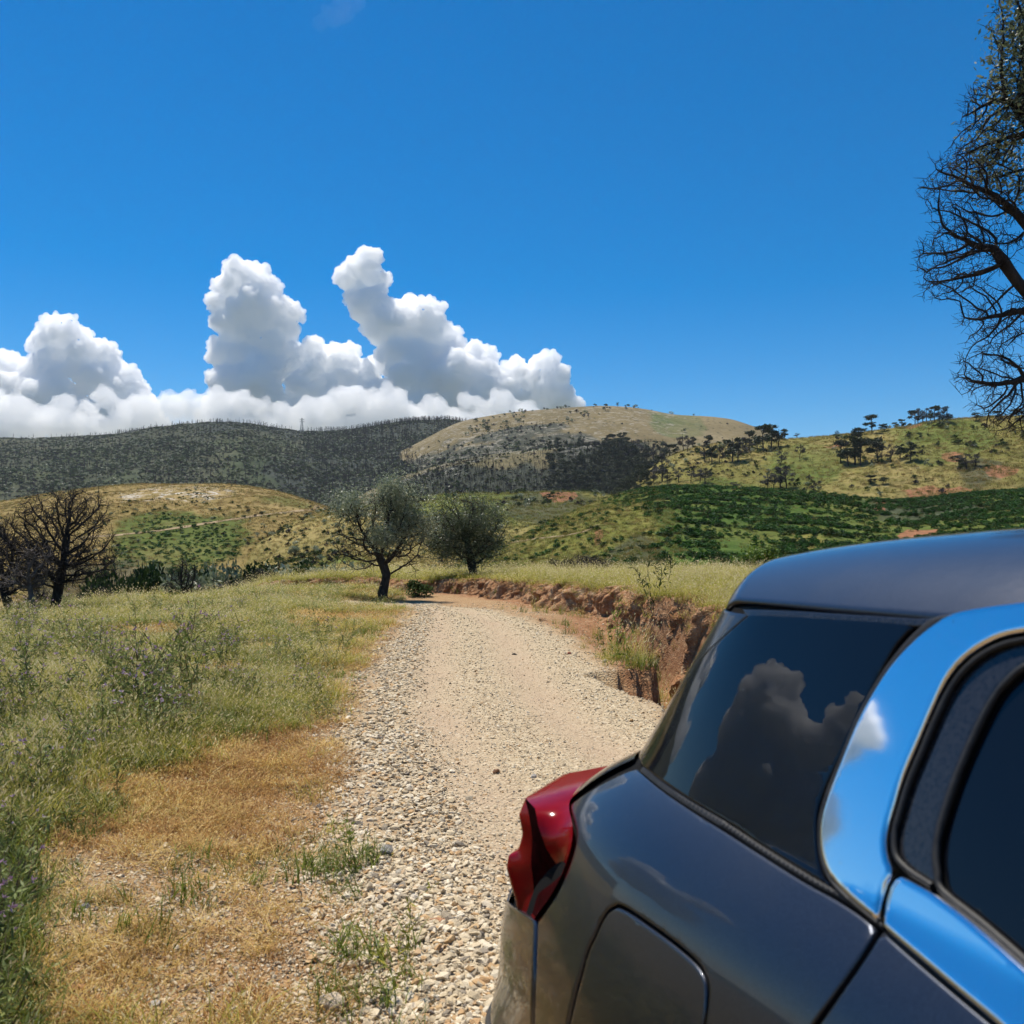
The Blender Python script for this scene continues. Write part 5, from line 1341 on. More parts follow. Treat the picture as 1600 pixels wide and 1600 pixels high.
cover('green_grass', grn_p, 55000, lambda x, y, L, Rr, rd, sd, arc, n1, n2, n3, lf, vg, wd, ter: np.clip(lf * vg * (np.clip((.45 - n1) * 5, 0, 1) * .6 * (.06 + .94 * sstep(5.5, 10, y)) + .8 * wd + .4 * (x < -.52 * y) * (y < 7.5) + .7 * sstep(19, 25, y) * (n2 > .4)) + ter * .22 * (n2 > .5) + .07 * np.exp(-((x + .48) / .2) ** 2 - ((y - 3.35) / .3) ** 2) + .10 * np.exp(-((x + .85) / .25) ** 2 - ((y - 4.5) / .35) ** 2), 0, 1) * (rd < .6), 'green grass tufts among the dry field grass', 'grass', .6, 1.2, 26, zk=.85)
cover('flowering_weeds', weed_p, 26000, lambda x, y, L, Rr, rd, sd, arc, n1, n2, n3, lf, vg, wd, ter: np.clip(wd * np.clip(.55 + .45 * sstep(12, 5, y), 0, 1) * (n2 > .42) * .12 * sstep(30, 22, y) + .05 * lf * (x < -.535 * y + .08 * y * (n2 - .5)) * (y < 7), 0, 1) * (rd < .2), 'tall green weeds with small purple flower heads', 'weeds', .45, .95, 60, tilt=.1)
cover('wild_oats', oat_p, 30000, lambda x, y, L, Rr, rd, sd, arc, n1, n2, n3, lf, vg, wd, ter: np.clip(ter * (.16 + .3 * (n1 > .5)) + .16 * wd * (n3 > .5), 0, 1) * (rd < .2), 'pale wild oats waving on top of the bank', 'grass', .5, .95, 60)
# grass and herbs in the gully
x, y, r = logpolar(16000, 7, 24); zz_ = zones(x, y); sd_ = zz_[3]
gp = (x > zz_[1] + .1) & (sd_ < -.25) & (sd_ > -2.6)
P, rr = keep_pts(x, y, gp * np.clip(.30 + .9 * np.exp(-(((x - 2.1) / .6) ** 2 + ((y - 11.5) / 2.0) ** 2)), 0, 1) * (zz_[6] > .42))
scatter('gully_grass', P, yel_p + grn_p[:2] + oat_p[:1], rng.uniform(.6, 1.15, len(P)) * (1 + rr / 40), tilt=rng.normal(size=(len(P), 2)) * .2, label='rough grass growing in the gully below the bank', cat='grass')
# tufts hanging on the lip and ledges of the bank, crumbs of soil at its foot
iu = rng.integers(0, BANK_V.shape[0], 900); iv = np.where(rng.random(900) < .6, rng.integers(26, 33, 900), rng.integers(2, 26, 900))
kp = fbm(iu * .03, iv * .1, 141, 2) > .46; P = BANK_V[iu[kp], iv[kp]] + [0, 0, -.01]
scatter('bank_grass', P, yel_p + dry_p + grn_p[:1], rng.uniform(.6, 1.3, len(P)), tilt=rng.normal(size=(len(P), 2)) * .5, label='grass tufts hanging on the red earth bank', cat='grass')
BANK_CRUMB = 1

# ---------------------------------------------------------------- gravel
def stone_mesh(name, seed, mat, sub=1, flat=.6, chop=6):
    rs = np.random.default_rng(seed); bm = bmesh.new(); bmesh.ops.create_icosphere(bm, subdivisions=sub + 1, radius=.5)
    sc = np.array([1, rs.uniform(.65, .95), flat * rs.uniform(.7, 1.2)]); V_ = np.array([v.co[:] for v in bm.verts])
    for _ in range(chop):                                            # plane cuts give broken faces
        nrm = rs.normal(size=3); nrm /= np.linalg.norm(nrm); dd = rs.uniform(.24, .40); e = V_ @ nrm - dd; m = e > 0; V_[m] -= e[m, None] * nrm
    V_ += rs.normal(size=V_.shape) * .012; V_ *= sc
    for v, c in zip(bm.verts, V_): v.co = c
    me = bpy.data.meshes.new(name); bm.to_mesh(me); bm.free(); me.materials.append(mat); return me
b = NB('gravel_stone'); inf = b.n('ShaderNodeObjectInfo'); p = b.coords()
c = b.ramp(inf.outputs['Random'], [(0, (.16, .14, .12)), (.06, (.36, .30, .21)), (.24, (.54, .43, .27)), (.6, (.64, .54, .38)), (.8, (.74, .66, .50)), (.9, (.46, .28, .13)), (1, (.54, .37, .19))])
n_ = b.noise(4, 4, .6, vec=p)
c = b.mix(b.math('MULTIPLY', n_, .5), c, b.mix(.5, c, (.30, .22, .14)))
b.bsdf(c, .9, .2, b.bump(b.noise(12, 3, vec=p), .3, .05)); STONE = b.m
stone_p = [stone_mesh('pebble', 200 + s, STONE, 0, .55) for s in range(7)]
x, y, r = logpolar(270000, 2.3, 27); Z_ = zones(x, y); L_, R_, rd_ = Z_[0], Z_[1], Z_[2]
c_ = (x - L_) / np.maximum(R_ - L_, .4)
trk = np.clip(np.exp(-((c_ - .27) / .11) ** 2) + np.exp(-((c_ - .66) / .12) ** 2), 0, 1)
pr = np.clip(rd_ * (1.15 - .52 * trk) * np.clip(.45 + 1.1 * fbm(x * .9, y * .9, 131, 3), 0, 1) + (x < L_) * np.clip(.8 - .6 * sstep(.3, 1.8, L_ - x) + .8 * sstep(5.5, 3.2, y), .12, .95) * (1 - .9 * Z_[10]) + .5 * (x > R_) * (Z_[3] < 0), 0, 1)
m = (rng.random(len(x)) < pr) & ~under_car(x, y); x, y, L_ = x[m], y[m], L_[m]
n = len(x); edge_big = np.exp(-((x - L_ - .25) / .5) ** 2)
sz = np.clip(np.exp(rng.normal(math.log(.0105), .48, n)) * (.8 + 1.0 * edge_big - .33 * trk[m]) * (1 + np.hypot(x, y) / 12), .005, .07)
P = np.stack([x, y, ground_z(x, y) + sz * .12], -1)
scatter('gravel', P, stone_p, np.stack([sz, sz * rng.uniform(.75, 1, n), sz * rng.uniform(.7, 1.1, n)], -1), tilt=rng.normal(size=(n, 2)) * .35, label='pale crushed stone gravel covering the track and its verge', cat='gravel')

iu = rng.integers(0, BANK_V.shape[0], 2600); iv = np.minimum(rng.integers(0, 12, 2600), rng.integers(0, 20, 2600)); P = BANK_V[iu, iv] + rng.normal(size=(2600, 3)) * [.05, .05, .01]
sz = np.clip(np.exp(rng.normal(math.log(.03), .6, 2600)), .01, .14)
clod = [stone_mesh('clod', 230 + s, MATS['red_earth'], 0, .8) for s in range(4)]
scatter('earth_clods', P, clod, sz, tilt=rng.normal(size=(2600, 2)), label='crumbled red earth clods at the foot of the bank', cat='soil')

# single stones that can be told apart
ROCKS = [  # px, py (base), width px, flatness, yaw, colour, label
    (517, 1572, 62, .50, .3, (.60, .49, .35), 'large pale cream stone lying in the verge at the bottom of the picture'),
    (604, 1334, 33, .75, .9, (.30, .28, .25), 'grey block-shaped stone standing at the edge of the gravel'),
    (104, 1180, 30, .5, .1, (.55, .34, .19), 'flat orange-tan stone in the golden grass'),
    (124, 1182, 22, .6, 1.2, (.34, .26, .16), 'small brown stone touching the flat orange-tan one in the grass'),
    (777, 1208, 15, .9, .5, (.28, .15, .08), 'dark brown stone alone near the middle of the track'),
    (570, 1199, 18, .4, .2, (.66, .57, .44), 'flat pale stone at the left rim of the track'),
    (662, 1362, 15, .8, 1.4, (.24, .12, .07), 'dark red-brown stone among the verge gravel'),
    (645, 1348, 18, .6, .4, (.42, .33, .24), 'tan stone beside the dark red-brown one'),
    (584, 1310, 20, .45, .7, (.62, .50, .33), 'flat sandy stone just behind the grey block-shaped stone'),
    (647, 1402, 22, .45, 2.0, (.66, .58, .46), 'pale split stone lying flat in the verge gravel'),
    (684, 1442, 36, .35, .1, (.50, .26, .14), 'long rust-coloured stone sliver in the gravel'),
    (518, 1455, 24, .5, .5, (.50, .38, .24), 'tan stone at the border of dry grass and gravel'),
    (120, 1548, 30, .6, .4, (.46, .25, .12), 'rusty orange stone near the bottom left corner'),
    (243, 1572, 24, .6, 1.0, (.58, .54, .47), 'light grey stone near the bottom edge left of the cream one'),
    (130, 1418, 22, .4, .2, (.30, .29, .27), 'flat grey stone beside the dark weeds'),
    (834, 1215, 12, .7, .8, (.50, .45, .38), 'pale grey stone on the track above the red lamp'),
    (803, 1023, 9, .7, .3, (.06, .05, .045), 'tiny black stone far up the track'),
    (890, 1022, 8, .8, .3, (.30, .09, .05), 'tiny red stone far up the track near its edge'),
    (945, 1035, 10, .8, .3, (.62, .55, .46), 'small whitish stone on the track edge by the green gully herb'),
    (562, 958, 13, .4, .1, (.66, .60, .50), 'white slab in the grass before the taller olive'),
]
for k, (px, py, wpx, fl, yw, colr, lab) in enumerate(ROCKS):
    q = on_ground(px, py); wm = wpx / FPX * q[1]
    b = NB('rock_%02d' % k); p = b.coords(); n1 = b.noise(5, 5, .65, vec=p); n2 = b.noise(30, 4, .6, vec=p)
    b.bsdf(b.ramp(b.math('ADD', b.math('MULTIPLY', n1, .7), b.math('MULTIPLY', n2, .3)), [(.3, tuple(v * .55 for v in colr)), (.52, colr), (.75, tuple(min(.8, v * 1.3) for v in colr))]), .9, .2, b.bump(b.math('ADD', n1, n2), .5, .06))
    me = stone_mesh('stone', 300 + k, b.m, 2, fl, 9)
    o = obj('stone', me, None, (q[0], q[1], q[2] + wm * fl * .16)); o.scale = (wm, wm * .85, wm); o.rotation_euler = (rng.normal() * .1, rng.normal() * .1, yw)
    tag(o, lab, 'stone', 'stones lying about the track')

# ---------------------------------------------------------------- single plants near the track
def copy_thing(src, loc, rz=0., sc=1., label=None, cat=None, group=None):
    r = src.copy(); COL.objects.link(r); r.location = loc; r.rotation_euler = (0, 0, rz); r.scale = (sc, sc, sc) if np.isscalar(sc) else sc
    tag(r, label, cat, group)
    for ch in src.children:
        c = ch.copy(); COL.objects.link(c); c.parent = r
    return r

def plant(name, loc, sc, seed, label, cat, group=None, h=.5, flowers=True, mats=None):
    """stems, leaves and flowers as parts"""
    me = weed_mesh(name, seed, h, flowers)
    if mats: 
        for i, m_ in enumerate(mats): me.materials[i] = m_
    V_ = np.zeros(len(me.vertices) * 3); me.vertices.foreach_get('co', V_); V_ = V_.reshape(-1, 3)
    mi = np.zeros(len(me.polygons), int); me.polygons.foreach_get('material_index', mi); vi = np.zeros(len(me.loops), int); me.loops.foreach_get('vertex_index', vi); F_ = vi.reshape(-1, 4)
    root = empty(name, tuple(loc), rng.uniform(0, 6), label, cat, group); root.scale = (sc, sc, sc)
    for i, nm in ((0, 'leaves'), (2, 'stems'), (1, 'flowers')):
        f = F_[mi == i]
        if len(f) == 0: continue
        u, inv = np.unique(f, return_inverse=True)
        tag(obj(nm, mesh_np(nm, V_[u], inv.reshape(-1, 4), me.materials[i], smooth=False), root), kind='stuff')
    return root
for k, (px, py, sc, lab) in enumerate([
        (190, 1145, 1.35, 'dark-stemmed purple thistle standing alone in front of the weeds'),
        (232, 1112, 1.35, 'purple thistle at the left end of the dark thistle clump'),
        (275, 1110, 1.45, 'tallest purple thistle in the middle of the dark clump'),
        (305, 1106, 1.25, 'purple thistle at the right end of the dark thistle clump'),
        (150, 1085, 1.2, 'purple thistle behind the lone one, deeper in the weeds'),
        (60, 1130, 1.3, 'purple thistle near the left picture edge above the orange-tan stone'),
        (345, 1070, 1.1, 'pale purple thistle right of the dark clump')]):
    plant('thistle', on_ground(px, py), sc, 400 + k, lab, 'thistle', 'purple thistles', .55)
plant('weed_stalk', on_ground(516, 1046), 1.0, 420, 'tall dry weed stalk left of the track with leaves at its foot', 'weed', None, .75, False, [SAGE, FLOWER, STALK])
plant('leafy_herb', on_ground(970, 1040, .0), 2.0, 421, 'bright green leafy herb at the gully rim', 'herb', None, .35, False, [GRN, FLOWER, GRN])
plant('leafy_herb', on_ground(945, 1026), 1.5, 422, 'low green herb left of the bright one at the gully rim', 'herb', None, .3, False, [GRN, FLOWER, GRN])
plant('leafy_herb', on_ground(1018, 945), 2.4, 423, 'dark green herb hanging on the lip of the red bank', 'herb', None, .35, False, [LEAF_BUSH, FLOWER, LEAF_BUSH])
plant('grass_clump', on_ground(620, 1560), .75, 424, 'green grass clump right of the large cream stone', 'grass clump', None, .4, False, [YEL, WOAT, GRN])
plant('grass_clump', on_ground(545, 1360), .7, 425, 'green grass clump beside the grey block-shaped stone', 'grass clump', None, .35, False, [GRN, WOAT, GRN])

# ---------------------------------------------------------------- bushes and far trees
def bush_parts(seed, leafm, n=900, leaf=.10, lobes=6, flat=.75, barkm=None, twigs=26):
    """unit bush about 1 m wide and 1 m high: foliage mesh and stem mesh"""
    rs = np.random.default_rng(seed)
    C = np.stack([rs.uniform(-.32, .32, lobes), rs.uniform(-.32, .32, lobes), rs.uniform(.28, .72, lobes)], -1); rad = rs.uniform(.16, .30, lobes)
    k = rs.integers(0, lobes, n); v = rs.normal(size=(n, 3)); v /= np.linalg.norm(v, axis=1)[:, None]
    P = C[k] + v * (rad[k] * rs.uniform(.55, 1.08, n))[:, None]; P[:, 2] = np.maximum(P[:, 2], .02)
    Vl, Fl = leaf_quads(P, leaf, leaf * .55, .2, rs)
    Vs = []; Fs = []
    for i in range(twigs):
        e = P[rs.integers(0, n)] * rs.uniform(.7, 1.1); a = np.array([rs.normal() * .04, rs.normal() * .04, 0]); m_ = (a + e) / 2 + rs.normal(size=3) * .04
        w_ = .012; o = len(Vs) * 1
        for (q0, q1, w0, w1) in ((a, m_, .02, .012), (m_, e, .012, .004)):
            o = len(Vs); Vs += [q0 + [w0, 0, 0], q0 - [w0, 0, 0], q1 - [w1, 0, 0], q1 + [w1, 0, 0], q0 + [0, w0, 0], q0 - [0, w0, 0], q1 - [0, w1, 0], q1 + [0, w1, 0]]
            Fs += [(o, o + 1, o + 2, o + 3), (o + 4, o + 5, o + 6, o + 7)]
    return mesh_np('foliage', Vl, Fl, leafm, False), mesh_np('stems', np.array(Vs), np.array(Fs), barkm or BARK_DARK, False)
LEAF_BURNT = leaf_mat('burnt_twig', [(.2, (.020, .017, .016)), (.6, (.045, .038, .034)), (.9, (.085, .072, .06))], .05, .8, .1)
BUSH = {'green': [bush_parts(500 + s, LEAF_BUSH, 1100) for s in range(3)], 'olive': [bush_parts(510 + s, LEAF_OLIVE, 1100) for s in range(2)],
        'burnt': [bush_parts(520 + s, LEAF_BURNT, 1500, .18, 6, twigs=90) for s in range(3)], 'lime': [bush_parts(530, LEAF_LIME, 1200)]}
# burnt bushes: thin slivers instead of leaves
for fo, st in BUSH['burnt']:
    co = np.zeros(len(fo.vertices) * 3); fo.vertices.foreach_get('co', co); co = co.reshape(-1, 4, 3); mid_ = co.mean(1, keepdims=True)
    ax = co[:, 2:3] - co[:, 0:1]; s_ = co[:, 1:2] - co[:, 3:4]
    co[:, 1:2] = (co[:, 0:1] + co[:, 2:3]) / 2 + s_ * .06; co[:, 3:4] = (co[:, 0:1] + co[:, 2:3]) / 2 - s_ * .06
    fo.vertices.foreach_set('co', co.ravel()); fo.update()
def bush(kind, loc, w, h, label, group, name='bush'):
    fo, st = BUSH[kind][rng.integers(len(BUSH[kind]))]
    r = empty(name, tuple(loc), rng.uniform(0, 6.28), label, 'bush', group); r.scale = (w, w, h)
    tag(obj('foliage', fo, r), kind='stuff'); tag(obj('stems', st, r), kind='stuff'); return r
def bush_px(kind, px, py, wpx, hpx, Y, label, group=None, z=None):
    p_ = pix(px, py, Y); zg = gz(p_[0], Y)[0]
    k = Y / FPX; base = min(p_[2], zg) if z is None else z
    return bush(kind, (p_[0], Y, base - .05), wpx * k, (p_[2] - base) + hpx * k, label, group)
bush_px('green', 735, 935, 62, 38, 32.0, 'dark bush crouching under the rounder olive tree')
bush_px('lime', 1185, 892, 66, 46, 37.0, 'bright lime-green bush just behind the car roof')
for (px, py, w, h, kind, lab) in [(318, 912, 62, 40, 'olive', 'rounded dark olive bush beyond the field edge, right of the scorched bush'), (240, 915, 44, 34, 'green', 'dark green bush behind the field edge left of the scorched bush'),
        (205, 918, 40, 24, 'green', 'low green bush right of the burnt trees'), (420, 905, 36, 22, 'burnt', 'brown burnt bush behind the green field edge'),
        (432, 908, 14, 12, 'lime', 'small yellowish bush at the field edge in the valley scrub'), (650, 925, 50, 26, 'green', 'low green bush at the foot of the taller olive tree'),
        (930, 895, 90, 38, 'burnt', 'broad brown burnt bush behind the grassy bank'), (880, 895, 44, 26, 'burnt', 'smaller burnt bush left of the broad brown one'), (460, 868, 20, 18, 'olive', 'small round tree-like bush alone on the sage slope')]:
    if lab.startswith('small round'):
        P_ = hill_pix(H1b, px, py); bush(kind, P_, w / FPX * P_[1], h / FPX * P_[1], lab, None)
    else: bush_px(kind, px, py, w, h, 46 if px < 600 else (40 if px > 800 else 30.5), lab)
lab_v = ['dark scrub bush in the row along the valley below the field', 'burnt leafless bush in the row along the valley below the field']
for k in range(64):
    px = 150 + 400 * (k + rng.random()) / 64; Y = rng.uniform(44, 66); kind = rng.choice(['green', 'green', 'burnt', 'olive'])
    x_ = pxX(px, Y); zg = gz(x_, Y)[0]; top = pix(px, rng.uniform(864, 896), Y)[2]
    bush(kind, (x_, Y, zg - .1), rng.uniform(1.8, 3.6), max(.8, top - zg), ('burnt leafless' if kind == 'burnt' else ('grey-green' if kind == 'olive' else 'dark green')) + ' bush in the valley ' + ('right of the burnt trees' if px < 260 else ('below the green hollow of the dry hill' if px < 390 else 'left of the taller olive tree')), 'scrub along the valley')
for k in range(26):
    px = 795 + 380 * (k + rng.random()) / 26; Y = rng.uniform(48, 62); kind = rng.choice(['green', 'burnt', 'burnt'])
    x_ = pxX(px, Y); zg = gz(x_, Y)[0]; top = pix(px, rng.uniform(878, 893), Y)[2]
    bush(kind, (x_, Y, zg - .1), rng.uniform(1.2, 2.4), max(.6, top - zg), ('burnt leafless' if kind == 'burnt' else 'dark green') + ' bush below the terraced slope, ' + ('right of the rounder olive' if px < 900 else ('behind the grassy bank' if px < 1050 else 'close to the car roof')), 'scrub below the terraced slope')
for k in range(60):
    px = rng.uniform(-30, 200); Y = rng.uniform(34, 70); x_ = pxX(px, Y); zg = gz(x_, Y)[0]; kind = rng.choice(['burnt', 'burnt', 'green'])
    if k < 22: bush(kind, (x_, Y, zg - .1), rng.uniform(1.4, 2.6), rng.uniform(1.2, 2.4), ('burnt' if kind == 'burnt' else 'dark green') + ' bush in the hollow behind the burnt trees', 'scrub behind the burnt trees')

# scrub that only reads as texture of the slopes
small_b = [bush_parts(540 + s, m_, 90, .30, 4)[0] for s, m_ in enumerate((LEAF_BUSH, LEAF_BUSH, LEAF_OLIVE, LEAF_BURNT))]
def slope_scrub(name, H, n, prob, smin, smax, label, protos=None, flat=.8):
    n = int(n * 1.3) if H['pxs'][-1] > 1900 else n
    px = rng.uniform(max(-60, H['pxs'][0]), min(1950, H['pxs'][-1]), n); t = rng.uniform(0.02, 1.0, n) ** .9
    m = rng.random(n) < prob(px, t); P = hill_at(H, px[m], t[m]); P[:, 2] -= .05
    s = rng.uniform(smin, smax, len(P)) ** 1.0
    return scatter(name, P, protos or small_b, np.stack([s, s, s * flat], -1), label=label, cat='scrub')
def nz(px, t, f=.02, g=9, s=1): return fbm(px * f, t * g, 120 + s, 3)
slope_scrub('sage_scrub', H1b, 2600, lambda p, t: np.clip((nz(p, t, .03, 9, 2) - .3) * 2.5, 0, 1), .35, 1.1, 'grey-green scrub dotting the slope behind the olives')
slope_scrub('hill_scrub', H1, 4500, lambda p, t: np.clip((nz(p, t, .02, 9, 3) - .52) * 4, 0, 1) * .7 + .9 * sstep(.14, .04, t), .3, .9, 'low dark scrub dotting the dry grass hill')
slope_scrub('hollow_scrub', H1, 9000, lambda p, t: sstep(.35, .6, blob(p, t, 285, .25, 100, .15) + (nz(p, t, .03, 9, 31) - .5) * .7), .35, .9, 'bright green ground cover filling the hollow of the dry hill', [bush_parts(560 + k_, LEAF_TERR, 80, .30, 4)[0] for k_ in range(3)], .55)
slope_scrub('meadow_scrub', H2b, 1200, lambda p, t: np.clip((nz(p, t, .02, 8, 4) - .42) * 4 + .5 * (p > 800), 0, 1), .6, 2.4, 'dark scrub on the meadow below the spur')
small_t = [bush_parts(550 + k_, LEAF_TERR, 90, .30, 4)[0] for k_ in range(3)] + small_b[:1]
slope_scrub('terrace_scrub', H2, 44000, lambda p, t: np.clip(.10 + 1.0 * sstep(970, 1080, p + 90 * (t - .5)), 0, 1) * np.clip(.4 + np.sin(t * 110 + 3 * nz(p, t, .01, 2, 5)) * .6, .12, 1) * np.clip((nz(p, t, .02, 8, 6) - .25) * 3, .1, 1), .40, .95, 'green scrub growing in rows on the terraced slope', small_t, .7)
slope_scrub('ridge_scrub', H3, 2600, lambda p, t: np.clip((nz(p, t, .015, 7, 7) - .50) * 5, 0, 1) + .7 * sstep(.2, .05, t), .6, 2.2, 'low scrub on the pine ridge')
slope_scrub('far_scrub', H5, 60000, lambda p, t: np.clip((nz(p, t, .02, 12, 8) - .30) * 4, .25, 1), 1.6, 3.6, 'dark scrub covering the burnt ridge', flat=.7)
slope_scrub('summit_scrub', H4, 3500, lambda p, t: np.clip((nz(p, t, .02, 10, 9) - .52) * 5, .03, 1) + .8 * blob(p, t, 830, .5, 140, .1), 1.5, 5, 'scattered scrub on the rocky summit')

# rough grass that gives the slopes their nap
SLG = leaf_mat('slope_blade', [(.15, (.07, .075, .016)), (.5, (.14, .135, .032)), (.85, (.23, .20, .065))], .35, .7, .1)
SLB = leaf_mat('dry_slope_blade', [(.15, (.13, .085, .028)), (.5, (.24, .17, .06)), (.85, (.34, .25, .11))], .35, .7, .1)
slg_p = [blade_mesh('slope_tuft', 24, .05, .16, .006, .8, .08, SLG, None, None, 2, 70 + k_) for k_ in range(3)]
slb_p = [blade_mesh('dry_slope_tuft', 24, .05, .14, .006, .8, .08, SLB, None, None, 2, 75 + k_) for k_ in range(3)]
def slope_grass(name, H, n, prob, protos, s0, s1, label):
    n = int(n * 1.3) if H['pxs'][-1] > 1900 else n
    px = rng.uniform(max(-40, H['pxs'][0]), min(1950, H['pxs'][-1]), n); t = rng.uniform(.05, 1.0, n); m = rng.random(n) < prob(px, t)
    P = hill_at(H, px[m], t[m]); s = rng.uniform(s0, s1, len(P)); return scatter(name, P, protos, np.stack([s * 1.6, s * 1.6, s], -1), label=label, cat='grass')
slope_grass('slope_grass', H2, 26000, lambda p, t: np.where(p < 1000 + 80 * nz(p, t, .02, 6, 21) - 60 * (t - .5), .9, .12), slg_p * 2 + slb_p[:1] + grn_p[:1], 1.8, 3.6, 'rough green grass on the terraced slope')
slope_grass('slope_grass', H1b, 12000, lambda p, t: .9 + 0 * p, slg_p + slb_p, 2.0, 3.6, 'dry grass on the slope behind the olives')
slope_grass('slope_grass', H1, 16000, lambda p, t: np.clip(.9 - .6 * blob(p, t, 270, .66, 85, .14), 0, 1) * (1 - .85 * blob(p, t, 285, .25, 100, .15)), slb_p * 2 + slg_p, 2.4, 4.6, 'dry golden grass on the rounded hill')
slope_grass('slope_grass', H3, 20000, lambda p, t: .85 + 0 * p, slg_p * 2 + slb_p, 3.0, 7.0, 'yellow-green grass on the pine ridge')
slope_grass('slope_grass', H2b, 9000, lambda p, t: .9 + 0 * p, slg_p * 2 + grn_p[:1], 3.5, 7.0, 'grass on the meadow below the spur')

# far burnt wood: thin dark trunks, a mass nobody could count
def stick_mesh(seed, crown):
    rs = np.random.default_rng(seed); Vs = []; Fs = []
    def bar(a, e, w_):
        o = len(Vs); Vs.extend([a + [w_, 0, 0], a - [w_, 0, 0], e - [w_ * .4, 0, 0], e + [w_ * .4, 0, 0], a + [0, w_, 0], a - [0, w_, 0], e - [0, w_ * .4, 0], e + [0, w_ * .4, 0]]); Fs.extend([(o, o + 1, o + 2, o + 3), (o + 4, o + 5, o + 6, o + 7)])
    bar(np.zeros(3), np.array([rs.normal() * .03, rs.normal() * .03, 1.]), .035)
    for i in range(12 if crown else 7):
        z_ = rs.uniform(.35, .95); a = np.array([0, 0, z_]); d = rs.normal(size=3) * np.array([.22, .22, .1]) * (1.3 - z_); bar(a, a + d + [0, 0, .07], .016)
    m = mesh_np('stick', np.array(Vs), np.array(Fs), BARK_DARK, False); return m
sticks = [stick_mesh(600 + s, s % 2) for s in range(6)]
def pine_parts(seed, scorched):
    """unit pine, 1 m high: flat-topped open crown on a bare trunk"""
    rs = np.random.default_rng(seed); lm = LEAF_PINE_BROWN if scorched else LEAF_PINE
    lobes = rs.integers(8, 13); z_ = np.sort(rs.uniform(.35, .92, lobes)); rad = rs.uniform(.08, .15, lobes); w_ = .26 * (1.15 - np.abs(z_ - .62) * 1.3)
    a = rs.uniform(0, 6.28, lobes); rr_ = w_ * rs.uniform(.25, 1, lobes); C = np.stack([rr_ * np.cos(a), rr_ * np.sin(a), z_], -1)
    n = 850 if not scorched else 560; k = rs.integers(0, lobes, n); v = rs.normal(size=(n, 3)); v /= np.linalg.norm(v, axis=1)[:, None]
    P = C[k] + v * (rad[k] * rs.uniform(.3, 1.05, n))[:, None] * np.array([1, 1, .65])
    Vl, Fl = leaf_quads(P, .075, .026 if scorched else .042, .25, rs)
    N = [np.array([0, 0, t]) + np.array([.03 * math.sin(3 * t + seed), .02 * math.cos(2 * t + seed), 0]) for t in np.linspace(0, .93, 8)]; par = list(range(-1, 7)); 
    for c in C:
        j = int(np.clip(c[2] * 7 / .93 - 1, 1, 6)); m_ = (N[j] + c) / 2 + [0, 0, .02]; N.append(m_); par.append(j); N.append(c); par.append(len(N) - 2)
    r_ = np.array([.022 * (1 - .75 * i / 7) for i in range(8)] + [.007, .003] * lobes)
    Vt, Ft = skel_mesh(np.array(N), np.array(par), r_, sides=lambda q: 5 if q > .01 else 3)
    return mesh_np('crown', Vl, Fl, lm, False), mesh_np('trunk', Vt, Ft, BARK_DARK)
PINES = [pine_parts(700 + s, False) for s in range(4)] + [pine_parts(710 + s, True) for s in range(3)]
def pine(loc, h, k, label, group, wide=1.0, name='pine_tree'):
    cr, tk = PINES[k]; r = empty(name, tuple(loc), rng.uniform(0, 6.28), label, 'tree', group); r.scale = (h * wide, h * wide, h)
    obj('crown', cr, r); obj('trunk', tk, r); return r
